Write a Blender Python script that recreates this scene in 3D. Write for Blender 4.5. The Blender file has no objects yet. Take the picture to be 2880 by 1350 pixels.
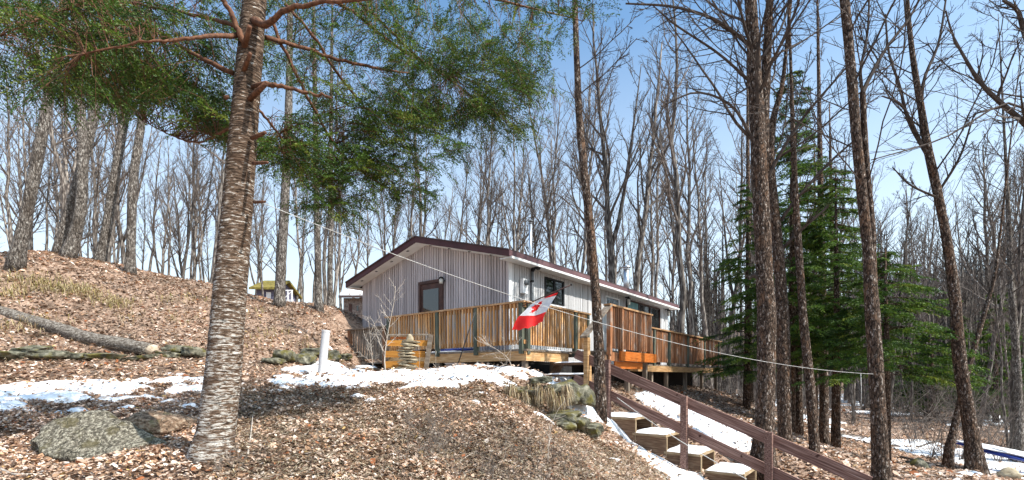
import bpy, bmesh, math, random
import numpy as np
from mathutils import Vector, Matrix

# ------------------------------------------------------------------ camera, sky, sun, exposure
sc = bpy.context.scene
F = 1382.0                      # focal length in pixels of a 2880 x 1350 frame
CX, HZ = 1440.0, 1060.0         # principal column, horizon row
cam_d = bpy.data.cameras.new('camera'); cam = bpy.data.objects.new('camera', cam_d)
sc.collection.objects.link(cam)
cam.location = (0, 0, 0); cam.rotation_euler = (math.radians(90), 0, 0)
cam_d.sensor_width = 36; cam_d.sensor_fit = 'HORIZONTAL'; cam_d.lens = 36 * F / 2880
cam_d.shift_y = (HZ - 675.0) / 2880; cam_d.clip_start = 0.05; cam_d.clip_end = 3000
sc.camera = cam

SUN_AZ, SUN_EL = -28.0, 50.0     # azimuth from +X (right) towards +Y, elevation
sd = Vector((math.cos(math.radians(SUN_AZ)) * math.cos(math.radians(SUN_EL)),
             math.sin(math.radians(SUN_AZ)) * math.cos(math.radians(SUN_EL)), math.sin(math.radians(SUN_EL))))
world = bpy.data.worlds.new('World'); sc.world = world; world.use_nodes = True
wn = world.node_tree; wn.nodes.clear()
sky = wn.nodes.new('ShaderNodeTexSky'); sky.sky_type = 'NISHITA'; sky.sun_disc = False
sky.sun_elevation = math.radians(SUN_EL); sky.sun_rotation = math.radians(90 - SUN_AZ)
sky.air_density = 1.0; sky.dust_density = 2.2; sky.ozone_density = 1.0; sky.altitude = 0
bg = wn.nodes.new('ShaderNodeBackground'); bg.inputs['Strength'].default_value = 0.15
wo = wn.nodes.new('ShaderNodeOutputWorld')
tcw = wn.nodes.new('ShaderNodeTexCoord'); sep = wn.nodes.new('ShaderNodeSeparateXYZ'); wn.links.new(tcw.outputs['Generated'], sep.inputs[0])
mrw = wn.nodes.new('ShaderNodeMapRange'); mrw.inputs['From Min'].default_value = 0.0; mrw.inputs['From Max'].default_value = 0.58; mrw.inputs['To Min'].default_value = 0.85; mrw.inputs['To Max'].default_value = 0.0
wn.links.new(sep.outputs['Z'], mrw.inputs['Value'])
tint = wn.nodes.new('ShaderNodeMixRGB'); tint.blend_type = 'MULTIPLY'; tint.inputs[0].default_value = 1.0; tint.inputs[2].default_value = (0.78, 1.03, 1.10, 1)
wn.links.new(sky.outputs[0], tint.inputs[1])
hzm = wn.nodes.new('ShaderNodeMixRGB'); hzm.inputs[2].default_value = (5.0, 5.3, 5.5, 1); wn.links.new(mrw.outputs[0], hzm.inputs[0]); wn.links.new(tint.outputs[0], hzm.inputs[1])
wn.links.new(hzm.outputs[0], bg.inputs[0]); wn.links.new(bg.outputs[0], wo.inputs[0])
sl = bpy.data.lights.new('sun', 'SUN'); sl.energy = 4.6; sl.angle = math.radians(0.5); sl.color = (1, 0.95, 0.87)
so = bpy.data.objects.new('sun', sl); sc.collection.objects.link(so)
so.rotation_euler = (-sd).to_track_quat('-Z', 'Y').to_euler(); so.location = (10, -2, 20)
sc.view_settings.view_transform = 'Standard'; sc.view_settings.look = 'None'
sc.view_settings.exposure = 0.72; sc.view_settings.gamma = 1.0; sc.view_settings.use_curve_mapping = False
sc.cycles.max_bounces = 6; sc.cycles.transparent_max_bounces = 4

# ------------------------------------------------------------------ helpers
COL = sc.collection
R = math.radians
rnd = random.Random(7)
nrng = np.random.default_rng(11)

def at(x, y, Y):                # a point of the place from its picture position and its distance
    return np.array([(x - CX) / F * Y, Y, (HZ - y) / F * Y])
def P(pts, Y=None):             # list of (x,y[,Y])
    return [at(p[0], p[1], p[2] if len(p) > 2 else Y) for p in pts]

ANG = math.radians(52.0)        # the cabin's long side runs along u, its gable along v
CU = np.array([0.616, 0.788]); CV = np.array([-0.788, 0.616])
def uv(u, v): return CU * u + CV * v
def u_on_v(x, v):               # u of the point in column x on the plane v = const
    r = (x - CX) / F; Y = v / (CV[0] * r + CV[1]); return CU[0] * r * Y + CU[1] * Y, Y
def v_on_u(x, u):
    r = (x - CX) / F; Y = u / (CU[0] * r + CU[1]); return CV[0] * r * Y + CV[1] * Y, Y

def tag(o, label=None, cat=None, group=None, kind=None):
    if label: o['label'] = label
    if cat: o['category'] = cat
    if group: o['group'] = group
    if kind: o['kind'] = kind
    return o

def mesh_np(name, V, faces_list, mat=None, smooth=False):
    """V (n,3); faces_list: list of int arrays (m,k) of any k"""
    me = bpy.data.meshes.new(name)
    V = np.asarray(V, dtype=np.float32)
    me.vertices.add(len(V)); me.vertices.foreach_set('co', V.ravel())
    loops = np.concatenate([np.asarray(f, dtype=np.int32).ravel() for f in faces_list])
    sizes = np.concatenate([np.full(len(f), np.asarray(f).shape[1], dtype=np.int32) for f in faces_list])
    starts = np.concatenate([[0], np.cumsum(sizes)[:-1]]).astype(np.int32)
    me.loops.add(len(loops)); me.loops.foreach_set('vertex_index', loops)
    me.polygons.add(len(sizes)); me.polygons.foreach_set('loop_start', starts)
    me.update(calc_edges=True); me.validate()
    me.polygons.foreach_set('use_smooth', np.full(len(me.polygons), bool(smooth)))
    if mat: me.materials.append(mat)
    return me

def link(name, me, parent=None, loc=(0, 0, 0), rot=(0, 0, 0)):
    o = bpy.data.objects.new(name, me); COL.objects.link(o)
    o.location = loc; o.rotation_euler = rot
    if parent: o.parent = parent
    return o

ORG = {}
def thing(name, loc, label, cat, group=None, rz=0.0):
    o = bpy.data.objects.new(name, None); COL.objects.link(o); o.empty_display_size = 0.2
    o.location = loc; o.rotation_euler = (0, 0, rz); ORG[o.name] = np.array(loc, float)
    return tag(o, label, cat, group)

def uvthing(name, u, v, z, label, cat, group=None):
    p = uv(u, v); o = thing(name, (p[0], p[1], z), label, cat, group, ANG)
    ORG[o.name] = np.array([u, v, z]); return o

_boxes = {}
BF = np.array([[0, 3, 2, 1], [4, 5, 6, 7], [0, 1, 5, 4], [1, 2, 6, 5], [2, 3, 7, 6], [3, 0, 4, 7]])
def boxmesh(dx, dy, dz, mat):
    k = (round(dx, 4), round(dy, 4), round(dz, 4), mat.name)
    if k not in _boxes:
        x, y, z = dx / 2, dy / 2, dz / 2
        V = [(-x, -y, -z), (x, -y, -z), (x, y, -z), (-x, y, -z), (-x, -y, z), (x, -y, z), (x, y, z), (-x, y, z)]
        _boxes[k] = mesh_np('board', V, [BF], mat)
    return _boxes[k]
def box(name, a, b, mat, parent, rot=(0, 0, 0)):
    """box between corners a and b in the parent's frame (absolute u,v,z or x,y,z)"""
    a = np.array(a, float); b = np.array(b, float); c = (a + b) / 2; d = np.abs(b - a)
    org = ORG[parent.name] if parent is not None else np.zeros(3)
    return link(name, boxmesh(d[0], d[1], d[2], mat), parent, tuple(c - org), rot)
def prism(name, poly, lo, hi, axis, mat, parent):
    """poly in the two other axes, extruded along axis (0=u,1=v,2=z)"""
    n = len(poly); V = []
    for w in (lo, hi):
        for p in poly:
            q = list(p); q.insert(axis, w); V.append(q)
    V = np.array(V, float) - ORG[parent.name]
    f = [np.array([list(range(n))[::-1]]), np.array([[n + i for i in range(n)]]),
         np.array([[i, (i + 1) % n, n + (i + 1) % n, n + i] for i in range(n)])]
    me = mesh_np(name, V, f, mat)
    bm = bmesh.new(); bm.from_mesh(me); bmesh.ops.recalc_face_normals(bm, faces=bm.faces); bm.to_mesh(me); bm.free()
    return link(name, me, parent)
def beam(name, p, q, w, h, mat, parent):
    """a board from p to q (parent frame, absolute), width w sideways, height h upwards"""
    p = np.array(p, float); q = np.array(q, float); d = q - p; L = np.linalg.norm(d); d /= L
    s = np.cross(d, [0, 0, 1.0]); s /= np.linalg.norm(s); t = np.cross(s, d)
    M = Matrix(((d[0], s[0], t[0]), (d[1], s[1], t[1]), (d[2], s[2], t[2]))).transposed().transposed()
    o = link(name, boxmesh(L, w, h, mat), parent, tuple((p + q) / 2 - ORG[parent.name]))
    o.rotation_euler = M.to_euler(); return o

class MB:
    def __init__(s): s.V = []; s.F = {}; s.n = 0
    def add(s, V, F):
        s.V.append(np.asarray(V, float)); F = np.asarray(F)
        s.F.setdefault(F.shape[1], []).append(F + s.n); s.n += len(V)
    def mesh(s, name, mat, smooth=False, org=None):
        V = np.concatenate(s.V)
        if org is not None: V = V - np.asarray(org, float)
        return mesh_np(name, V, [np.concatenate(f) for f in s.F.values()], mat, smooth)

def tube(mb, pts, rad, n=6, cap=True, lump=0.0, rng=None):
    pts = np.asarray(pts, float); m = len(pts); rad = np.broadcast_to(np.asarray(rad, float), (m,))
    T = np.gradient(pts, axis=0); T /= np.linalg.norm(T, axis=1)[:, None] + 1e-9
    ref = np.array([0.31, 0.95, 0.05]) if abs(T[0][2]) > 0.7 else np.array([0.05, 0.1, 1.0])
    S = np.cross(T, ref); S /= np.linalg.norm(S, axis=1)[:, None] + 1e-9
    U = np.cross(S, T)
    a = np.arange(n) * 2 * math.pi / n
    rr = rad[:, None] * np.ones(n)
    if lump and rng is not None: rr = rr * (1 + lump * rng.standard_normal((m, n)))
    V = pts[:, None, :] + rr[..., None] * (np.cos(a)[None, :, None] * S[:, None, :] + np.sin(a)[None, :, None] * U[:, None, :])
    i = np.arange(m - 1)[:, None] * n; j = np.arange(n)[None, :]; j2 = (j + 1) % n
    Fq = np.stack([i + j, i + j2, i + n + j2, i + n + j], -1).reshape(-1, 4)
    mb.add(V.reshape(-1, 3), Fq)
    if cap:
        k = mb.n - m * n
        mb.F.setdefault(n, []).append(np.array([[k + (m - 1) * n + q for q in range(n)]]))
        mb.F.setdefault(n, []).append(np.array([[k + q for q in range(n)][::-1]]))

def spline(ctrl, n):
    """Catmull-Rom through control rows (any width)"""
    c = np.asarray(ctrl, float); c = np.vstack([2 * c[0] - c[1], c, 2 * c[-1] - c[-2]])
    t = np.linspace(0, len(c) - 3 - 1e-6, n); k = t.astype(int); f = (t - k)[:, None]
    a, b, d, e = c[k], c[k + 1], c[k + 2], c[k + 3]
    return 0.5 * (2 * b + (d - a) * f + (2 * a - 5 * b + 4 * d - e) * f ** 2 + (3 * b - a - 3 * d + e) * f ** 3)

_lat = np.random.default_rng(5).random((256, 256))
def vnoise(x, y):
    x = np.asarray(x, float); y = np.asarray(y, float)
    i = np.floor(x).astype(int); j = np.floor(y).astype(int); f = x - i; g = y - j
    f = f * f * (3 - 2 * f); g = g * g * (3 - 2 * g)
    L = lambda a, b: _lat[a & 255, b & 255]
    return (L(i, j) * (1 - f) + L(i + 1, j) * f) * (1 - g) + (L(i, j + 1) * (1 - f) + L(i + 1, j + 1) * f) * g
def fbm(x, y, o=3):
    s = 0; a = 0.5
    for k in range(o): s = s + a * vnoise(x * 2 ** k + 17 * k, y * 2 ** k + 5 * k); a *= 0.5
    return s / (1 - 0.5 ** o)

# ------------------------------------------------------------------ materials
def nodes(name):
    m = bpy.data.materials.new(name); m.use_nodes = True; nt = m.node_tree
    return m, nt, nt.nodes['Principled BSDF']
def ramp(nt, stops):
    r = nt.nodes.new('ShaderNodeValToRGB'); e = r.color_ramp.elements
    while len(e) < len(stops): e.new(0.5)
    for k, (p, c) in enumerate(stops):
        e[k].position = p; e[k].color = (*c, 1)
    return r
def coords(nt, scale, kind='Object', rand=True):
    tc = nt.nodes.new('ShaderNodeTexCoord'); mp = nt.nodes.new('ShaderNodeMapping')
    mp.inputs['Scale'].default_value = scale
    nt.links.new(tc.outputs[kind], mp.inputs['Vector'])
    if rand:
        oi = nt.nodes.new('ShaderNodeObjectInfo'); mu = nt.nodes.new('ShaderNodeMath'); mu.operation = 'MULTIPLY'
        mu.inputs[1].default_value = 37.0; nt.links.new(oi.outputs['Random'], mu.inputs[0])
        nt.links.new(mu.outputs[0], mp.inputs['Location'])
    return mp
def noisemat(name, stops, scale=(8, 8, 8), detail=5, rough=0.8, bump=0.0, objvar=0.0, kind='Object', distort=0.0, spec=0.3,
             second=None, nrough=0.55, rand=True, bdist=0.02):
    m, nt, b = nodes(name); L = nt.links.new
    mp = coords(nt, scale, kind, rand); n = nt.nodes.new('ShaderNodeTexNoise')
    n.inputs['Scale'].default_value = 1; n.inputs['Detail'].default_value = detail; n.inputs['Roughness'].default_value = nrough
    n.inputs['Distortion'].default_value = distort
    L(mp.outputs[0], n.inputs['Vector'])
    r = ramp(nt, stops); L(n.outputs['Fac'], r.inputs[0]); col = r.outputs[0]
    if second:                   # (colour, scale, lo, hi): blotches of a second colour
        mp2 = coords(nt, second[1], kind, rand); n2 = nt.nodes.new('ShaderNodeTexNoise'); n2.inputs['Scale'].default_value = 1
        n2.inputs['Detail'].default_value = 4
        L(mp2.outputs[0], n2.inputs['Vector'])
        rr = ramp(nt, [(second[2], (0, 0, 0)), (second[3], (1, 1, 1))]); L(n2.outputs['Fac'], rr.inputs[0])
        mx = nt.nodes.new('ShaderNodeMixRGB'); L(rr.outputs[0], mx.inputs[0]); L(col, mx.inputs[1])
        mx.inputs[2].default_value = (*second[0], 1); col = mx.outputs[0]
    if objvar:
        oi = nt.nodes.new('ShaderNodeObjectInfo'); mr = nt.nodes.new('ShaderNodeMapRange')
        mr.inputs['To Min'].default_value = 1 - objvar; mr.inputs['To Max'].default_value = 1 + objvar
        L(oi.outputs['Random'], mr.inputs['Value'])
        hs = nt.nodes.new('ShaderNodeHueSaturation'); L(mr.outputs[0], hs.inputs['Value']); L(col, hs.inputs['Color']); col = hs.outputs[0]
    L(col, b.inputs['Base Color']); b.inputs['Roughness'].default_value = rough
    b.inputs['Specular IOR Level'].default_value = spec
    if bump:
        bp = nt.nodes.new('ShaderNodeBump'); bp.inputs['Strength'].default_value = bump; bp.inputs['Distance'].default_value = bdist
        L(n.outputs['Fac'], bp.inputs['Height']); L(bp.outputs[0], b.inputs['Normal'])
    return m
def attrmat(name, rough=0.8, trans=0.0, spec=0.2, var=None):
    m, nt, b = nodes(name); L = nt.links.new
    a = nt.nodes.new('ShaderNodeVertexColor'); a.layer_name = 'Col'
    L(a.outputs[0], b.inputs['Base Color']); b.inputs['Roughness'].default_value = rough; b.inputs['Specular IOR Level'].default_value = spec
    if trans:
        t = nt.nodes.new('ShaderNodeBsdfTranslucent'); L(a.outputs[0], t.inputs[0]); mx = nt.nodes.new('ShaderNodeMixShader')
        mx.inputs[0].default_value = trans; L(b.outputs[0], mx.inputs[1]); L(t.outputs[0], mx.inputs[2])
        L(mx.outputs[0], nt.nodes['Material Output'].inputs[0])
    return m
def setcol(me, col_per_face):
    """a colour for each face (its own pigment)"""
    n = np.empty(len(me.polygons), dtype=np.int32); me.polygons.foreach_get('loop_total', n)
    c = np.repeat(np.c_[col_per_face, np.ones(len(col_per_face))], n, axis=0).astype(np.float32)
    at_ = me.color_attributes.new('Col', 'FLOAT_COLOR', 'CORNER'); at_.data.foreach_set('color', c.ravel())

def barkmat(name, dark, mid, pale, patch, vs, ns, crack=0.16, fleck=0.60, patch_s=(5, 5, 2.2), zfade=None):
    m, nt, b = nodes(name); L = nt.links.new
    mp = coords(nt, vs); vo = nt.nodes.new('ShaderNodeTexVoronoi'); vo.feature = 'DISTANCE_TO_EDGE'; vo.inputs['Scale'].default_value = 1
    dn = nt.nodes.new('ShaderNodeTexNoise'); dn.inputs['Scale'].default_value = 0.9; dn.inputs['Detail'].default_value = 3; L(mp.outputs[0], dn.inputs['Vector'])
    ad = nt.nodes.new('ShaderNodeMixRGB'); ad.blend_type = 'ADD'; ad.inputs[0].default_value = 1.3; L(mp.outputs[0], ad.inputs[1]); L(dn.outputs['Color'], ad.inputs[2]); L(ad.outputs[0], vo.inputs['Vector'])
    mp2 = coords(nt, ns); n = nt.nodes.new('ShaderNodeTexNoise'); n.inputs['Scale'].default_value = 1; n.inputs['Detail'].default_value = 7; n.inputs['Roughness'].default_value = .75; L(mp2.outputs[0], n.inputs['Vector'])
    fac = n.outputs['Fac']
    if zfade:
        tc = nt.nodes.new('ShaderNodeTexCoord'); sp_ = nt.nodes.new('ShaderNodeSeparateXYZ'); L(tc.outputs['Object'], sp_.inputs[0]); mr = nt.nodes.new('ShaderNodeMapRange')
        mr.inputs['From Min'].default_value = 0; mr.inputs['From Max'].default_value = zfade[0]; mr.inputs['To Min'].default_value = zfade[1]; mr.inputs['To Max'].default_value = zfade[2]; L(sp_.outputs['Z'], mr.inputs['Value'])
        ma = nt.nodes.new('ShaderNodeMath'); L(fac, ma.inputs[0]); L(mr.outputs[0], ma.inputs[1]); fac = ma.outputs[0]
    r = ramp(nt, [(0.36, dark), (0.48, mid), (fleck - .04, tuple(x * 1.5 for x in mid)), (fleck, pale), (0.8, tuple(min(.85, x * 1.15) for x in pale))]); L(fac, r.inputs[0])
    mp3 = coords(nt, patch_s); n3 = nt.nodes.new('ShaderNodeTexNoise'); n3.inputs['Scale'].default_value = 1; n3.inputs['Detail'].default_value = 5; L(mp3.outputs[0], n3.inputs['Vector'])
    r3 = ramp(nt, [(0.55, (0, 0, 0)), (0.64, (.75, .75, .75))]); L(n3.outputs['Fac'], r3.inputs[0]); mx = nt.nodes.new('ShaderNodeMixRGB'); L(r3.outputs[0], mx.inputs[0]); L(r.outputs[0], mx.inputs[1]); mx.inputs[2].default_value = (*patch, 1)
    rc = ramp(nt, [(0.0, (1, 1, 1)), (crack, (0, 0, 0))]); L(vo.outputs['Distance'], rc.inputs[0]); mc = nt.nodes.new('ShaderNodeMixRGB'); L(rc.outputs[0], mc.inputs[0]); L(mx.outputs[0], mc.inputs[1]); mc.inputs[2].default_value = (*[x * .6 for x in dark], 1)
    L(mc.outputs[0], b.inputs['Base Color']); b.inputs['Roughness'].default_value = .95; b.inputs['Specular IOR Level'].default_value = .2
    sm = nt.nodes.new('ShaderNodeMath'); sm.operation = 'MINIMUM'; L(vo.outputs['Distance'], sm.inputs[0]); sm.inputs[1].default_value = .3
    s2 = nt.nodes.new('ShaderNodeMath'); L(sm.outputs[0], s2.inputs[0]); L(n.outputs['Fac'], s2.inputs[1])
    bp = nt.nodes.new('ShaderNodeBump'); bp.inputs['Strength'].default_value = 1; bp.inputs['Distance'].default_value = .05; L(s2.outputs[0], bp.inputs['Height']); L(bp.outputs[0], b.inputs['Normal'])
    return m
M = {}
M['leafsoil'] = noisemat('leaf_litter_soil', [(0.25, (0.06, 0.035, 0.024)), (0.42, (0.21, 0.135, 0.095)), (0.55, (0.38, 0.26, 0.19)), (0.7, (0.54, 0.41, 0.32))],
                         (9, 9, 9), 9, 0.95, 0.9, kind='Object', rand=False, nrough=0.78, second=((0.07, 0.045, 0.03), (2.5, 2.5, 2.5), 0.5, 0.7), bdist=0.05)
M['leaf'] = attrmat('dead_leaf', 0.75, 0.15)
M['straw'] = attrmat('dry_grass', 0.8, 0.1)
M['snow'] = noisemat('snow', [(0.3, (0.78, 0.80, 0.84)), (0.6, (0.90, 0.91, 0.93))], (14, 14, 14), 6, 0.6, 0.5, rand=False,
                     second=((0.34, 0.25, 0.19), (7, 7, 7), 0.60, 0.72))
M['bark_grey'] = barkmat('grey_bark', (0.04, 0.032, 0.027), (0.17, 0.145, 0.125), (0.44, 0.41, 0.37), (0.09, 0.07, 0.055), (26, 26, 6), (22, 22, 10), crack=.11, fleck=.585)
M['bark_brown'] = barkmat('brown_bark', (0.018, 0.012, 0.009), (0.11, 0.073, 0.053), (0.52, 0.46, 0.41), (0.20, 0.115, 0.07), (24, 24, 7), (24, 24, 12), crack=.13, fleck=.60, patch_s=(7, 7, 3))
M['bark_far'] = noisemat('woodland_bark', [(0.37, (0.035, 0.028, 0.025)), (0.5, (0.115, 0.095, 0.082)), (0.66, (0.32, 0.285, 0.25))],
                         (14, 14, 3), 5, 0.95, 0.0, objvar=0.45)
M['twig'] = noisemat('bare_twig', [(0.3, (0.06, 0.047, 0.04)), (0.7, (0.17, 0.14, 0.122))], (6, 6, 6), 2, 0.9, objvar=0.3)
M['brush'] = noisemat('brush_twig', [(0.3, (0.06, 0.047, 0.04)), (0.7, (0.25, 0.21, 0.18))], (3, 3, 3), 2, 0.9)
M['twig_pale'] = noisemat('pale_twig', [(0.3, (0.30, 0.25, 0.21)), (0.7, (0.52, 0.46, 0.40))], (9, 9, 9), 2, 0.85)
M['bark_birch'] = barkmat('peeling_bark', (0.032, 0.02, 0.014), (0.175, 0.115, 0.078), (0.74, 0.70, 0.64), (0.12, 0.07, 0.044), (4.0, 4.0, 22), (13, 13, 58), crack=.03, fleck=.575, patch_s=(3, 3, 7), zfade=(3.4, .045, -.05))
M['twig_dark'] = noisemat('dark_twig', [(0.3, (0.028, 0.020, 0.017)), (0.7, (0.10, 0.078, 0.066))], (9, 9, 9), 3, 0.9)
M['branch_red'] = noisemat('reddish_branch', [(0.3, (0.05, 0.022, 0.013)), (0.7, (0.20, 0.092, 0.05))], (30, 30, 30), 4, 0.85, 0.4)
M['needle'] = attrmat('evergreen_needles', 0.55, 0.3, 0.35)
M['siding'] = noisemat('weathered_siding', [(0.25, (0.28, 0.245, 0.24)), (0.5, (0.46, 0.41, 0.405)), (0.75, (0.56, 0.515, 0.51))], (14, 14, 0.7), 5, 0.85, 0.15, objvar=0.17, spec=0.2)
M['siding_side'] = noisemat('painted_siding', [(0.25, (0.36, 0.35, 0.35)), (0.5, (0.50, 0.495, 0.50)), (0.75, (0.60, 0.60, 0.60))], (14, 14, 0.7), 5, 0.8, 0.12, objvar=0.10, spec=0.2)
M['sheath'] = noisemat('wall_sheathing', [(0.3, (0.022, 0.02, 0.02)), (0.7, (0.04, 0.037, 0.037))], (5, 5, 5), 2)
M['cedar'] = noisemat('cedar_baluster', [(0.25, (0.24, 0.105, 0.035)), (0.5, (0.50, 0.26, 0.10)), (0.75, (0.64, 0.43, 0.23))], (9, 9, 1.2), 5, 0.75, 0.15, objvar=0.38,
                      second=((0.36, 0.32, 0.28), (4, 4, 2), 0.52, 0.72))
M['cedar_red'] = noisemat('red_cedar_baluster', [(0.25, (0.10, 0.038, 0.016)), (0.5, (0.25, 0.105, 0.045)), (0.75, (0.36, 0.21, 0.13))], (9, 9, 1.2), 5, 0.75, 0.15, objvar=0.35,
                          second=((0.24, 0.21, 0.18), (3, 3, 2), 0.52, 0.72))
M['cap'] = noisemat('rail_cap_wood', [(0.3, (0.24, 0.12, 0.05)), (0.55, (0.42, 0.25, 0.13)), (0.75, (0.52, 0.38, 0.25))], (3, 3, 9), 5, 0.7, 0.1, objvar=0.15)
M['timber'] = noisemat('deck_beam_wood', [(0.28, (0.25, 0.12, 0.045)), (0.5, (0.46, 0.27, 0.12)), (0.75, (0.60, 0.43, 0.25))], (3, 3, 60), 6, 0.7, 0.12, objvar=0.15)
M['orange'] = noisemat('orange_stained_board', [(0.28, (0.30, 0.07, 0.010)), (0.5, (0.46, 0.125, 0.018)), (0.75, (0.55, 0.19, 0.04))], (3, 3, 50), 6, 0.6, 0.1)
M['amber'] = noisemat('amber_board', [(0.28, (0.28, 0.10, 0.015)), (0.5, (0.45, 0.19, 0.03)), (0.75, (0.54, 0.27, 0.06))], (4, 4, 60), 6, 0.6, 0.1, objvar=0.12)
M['treated'] = noisemat('green_treated_post', [(0.3, (0.045, 0.055, 0.042)), (0.7, (0.13, 0.145, 0.11))], (12, 12, 2), 4, 0.85, 0.2)
M['oldwood'] = noisemat('old_grey_wood', [(0.3, (0.09, 0.065, 0.045)), (0.55, (0.20, 0.16, 0.125)), (0.75, (0.32, 0.28, 0.23))], (12, 12, 2), 5, 0.85, 0.2, objvar=0.2)
M['rail'] = noisemat('dark_brown_handrail', [(0.30, (0.06, 0.028, 0.022)), (0.47, (0.17, 0.092, 0.074)), (0.58, (0.26, 0.155, 0.125)), (0.75, (0.40, 0.29, 0.25))], (2.2, 40, 75), 7, 0.75, 0.25, objvar=0.12,
                     second=((0.05, 0.018, 0.012), (7, 7, 7), 0.66, 0.72))
M['stepwood'] = noisemat('step_wood', [(0.28, (0.07, 0.036, 0.02)), (0.5, (0.16, 0.092, 0.054)), (0.75, (0.28, 0.195, 0.125))], (4, 4, 45), 6, 0.8, 0.2, objvar=0.2)
M['stepend'] = noisemat('pale_cut_wood', [(0.28, (0.22, 0.15, 0.08)), (0.75, (0.40, 0.30, 0.19))], (6, 6, 6), 5, 0.8, 0.1, objvar=0.1)
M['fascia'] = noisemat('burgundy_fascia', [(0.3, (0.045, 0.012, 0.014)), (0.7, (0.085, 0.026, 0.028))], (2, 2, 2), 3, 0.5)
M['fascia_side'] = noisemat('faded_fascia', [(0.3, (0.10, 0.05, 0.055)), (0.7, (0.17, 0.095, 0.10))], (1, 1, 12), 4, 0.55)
M['soffit'] = noisemat('white_soffit', [(0.3, (0.72, 0.71, 0.68)), (0.7, (0.82, 0.81, 0.79))], (3, 3, 3), 2, 0.5)
M['shingle'] = noisemat('roof_shingle', [(0.3, (0.04, 0.025, 0.025)), (0.7, (0.10, 0.07, 0.07))], (30, 30, 30), 3, 0.9)
M['darkframe'] = noisemat('dark_brown_frame', [(0.3, (0.04, 0.018, 0.014)), (0.7, (0.09, 0.04, 0.03))], (4, 4, 9), 3, 0.5)
M['whitepaint'] = noisemat('white_paint', [(0.3, (0.72, 0.72, 0.72)), (0.7, (0.82, 0.82, 0.82))], (5, 5, 5), 2, 0.5)
M['black'] = noisemat('black_metal', [(0.3, (0.012, 0.012, 0.013)), (0.7, (0.03, 0.03, 0.032))], (9, 9, 9), 2, 0.5)
M['dark'] = noisemat('underdeck_shade', [(0.3, (0.008, 0.006, 0.005)), (0.7, (0.02, 0.015, 0.012))], (4, 4, 4), 2, 0.9)  # near-black colour carries the deep shade below the decks
M['greymetal'] = noisemat('grey_conduit', [(0.3, (0.10, 0.11, 0.12)), (0.7, (0.2, 0.21, 0.22))], (9, 9, 9), 2, 0.45)
M['pvc'] = noisemat('white_pipe', [(0.3, (0.50, 0.49, 0.50)), (0.7, (0.62, 0.61, 0.61))], (2, 2, 2), 3, 0.35, second=((0.45, 0.40, 0.36), (6, 6, 2), 0.62, 0.75))
M['pot'] = noisemat('grey_plastic_pot', [(0.3, (0.14, 0.115, 0.11)), (0.7, (0.22, 0.19, 0.18))], (5, 5, 5), 3, 0.6)
M['rope'] = noisemat('white_rope', [(0.35, (0.30, 0.29, 0.28)), (0.6, (0.55, 0.54, 0.52))], (60, 60, 60), 2, 0.8)
M['wire'] = noisemat('dark_wire', [(0.3, (0.12, 0.12, 0.13)), (0.7, (0.2, 0.2, 0.2))], (3, 3, 3), 2, 0.7)
M['rock'] = barkmat('lichened_rock', (0.038, 0.034, 0.026), (0.17, 0.15, 0.115), (0.52, 0.48, 0.38), (0.15, 0.125, 0.06), (5, 5, 5), (34, 34, 34), crack=.02, fleck=.57, patch_s=(6, 6, 6))
M['rock_tan'] = barkmat('tan_rock', (0.06, 0.04, 0.028), (0.25, 0.165, 0.11), (0.50, 0.40, 0.30), (0.17, 0.16, 0.07), (4, 4, 7), (22, 22, 26), crack=.02, fleck=.58, patch_s=(5, 5, 5))
M['rock_moss'] = noisemat('mossy_rock', [(0.3, (0.025, 0.024, 0.016)), (0.5, (0.11, 0.105, 0.075)), (0.7, (0.28, 0.26, 0.2))], (9, 9, 9), 7, 0.95, 0.8, bdist=0.06,
                         second=((0.115, 0.10, 0.03), (5, 5, 5), 0.5, 0.62))
M['cairn'] = noisemat('pale_flat_stone', [(0.3, (0.20, 0.16, 0.10)), (0.7, (0.46, 0.39, 0.28))], (14, 14, 20), 5, 0.85, 0.3, objvar=0.15)
M['blue'] = noisemat('blue_tarp', [(0.3, (0.01, 0.025, 0.16)), (0.7, (0.02, 0.05, 0.30))], (5, 5, 5), 3, 0.5)
M['log'] = noisemat('fallen_log_bark', [(0.37, (0.03, 0.023, 0.018)), (0.5, (0.16, 0.13, 0.105)), (0.63, (0.46, 0.42, 0.37))], (16, 34, 34), 8, 0.95, 1.0, bdist=0.05, nrough=.75)
M['logend'] = noisemat('cut_log_end', [(0.3, (0.30, 0.22, 0.15)), (0.7, (0.52, 0.43, 0.33))], (14, 14, 14), 4, 0.85)
M['violet'] = noisemat('blue_violet_cladding', [(0.3, (0.09, 0.085, 0.13)), (0.7, (0.15, 0.145, 0.21))], (1, 1, 12), 3, 0.7)
M['stonewall'] = noisemat('grey_stone_wall', [(0.35, (0.13, 0.10, 0.09)), (0.65, (0.34, 0.29, 0.26))], (6, 6, 9), 5, 0.9)
M['mossroof'] = noisemat('mossy_roof', [(0.35, (0.10, 0.08, 0.02)), (0.65, (0.26, 0.21, 0.05))], (6, 6, 6), 5, 0.9)
M['red'] = noisemat('flag_red', [(0.3, (0.70, 0.015, 0.018)), (0.7, (0.80, 0.035, 0.03))], (5, 5, 5), 3, 0.7)
M['flagwhite'] = noisemat('flag_white', [(0.3, (0.76, 0.76, 0.78)), (0.7, (0.84, 0.84, 0.85))], (5, 5, 5), 3, 0.7)
M['steel'], _nt, _b = nodes('galvanised_steel'); _b.inputs['Metallic'].default_value = 0.9; _b.inputs['Roughness'].default_value = 0.32; _b.inputs['Base Color'].default_value = (0.62, 0.64, 0.67, 1)
M['glass'], _nt, _b = nodes('window_glass')
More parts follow.
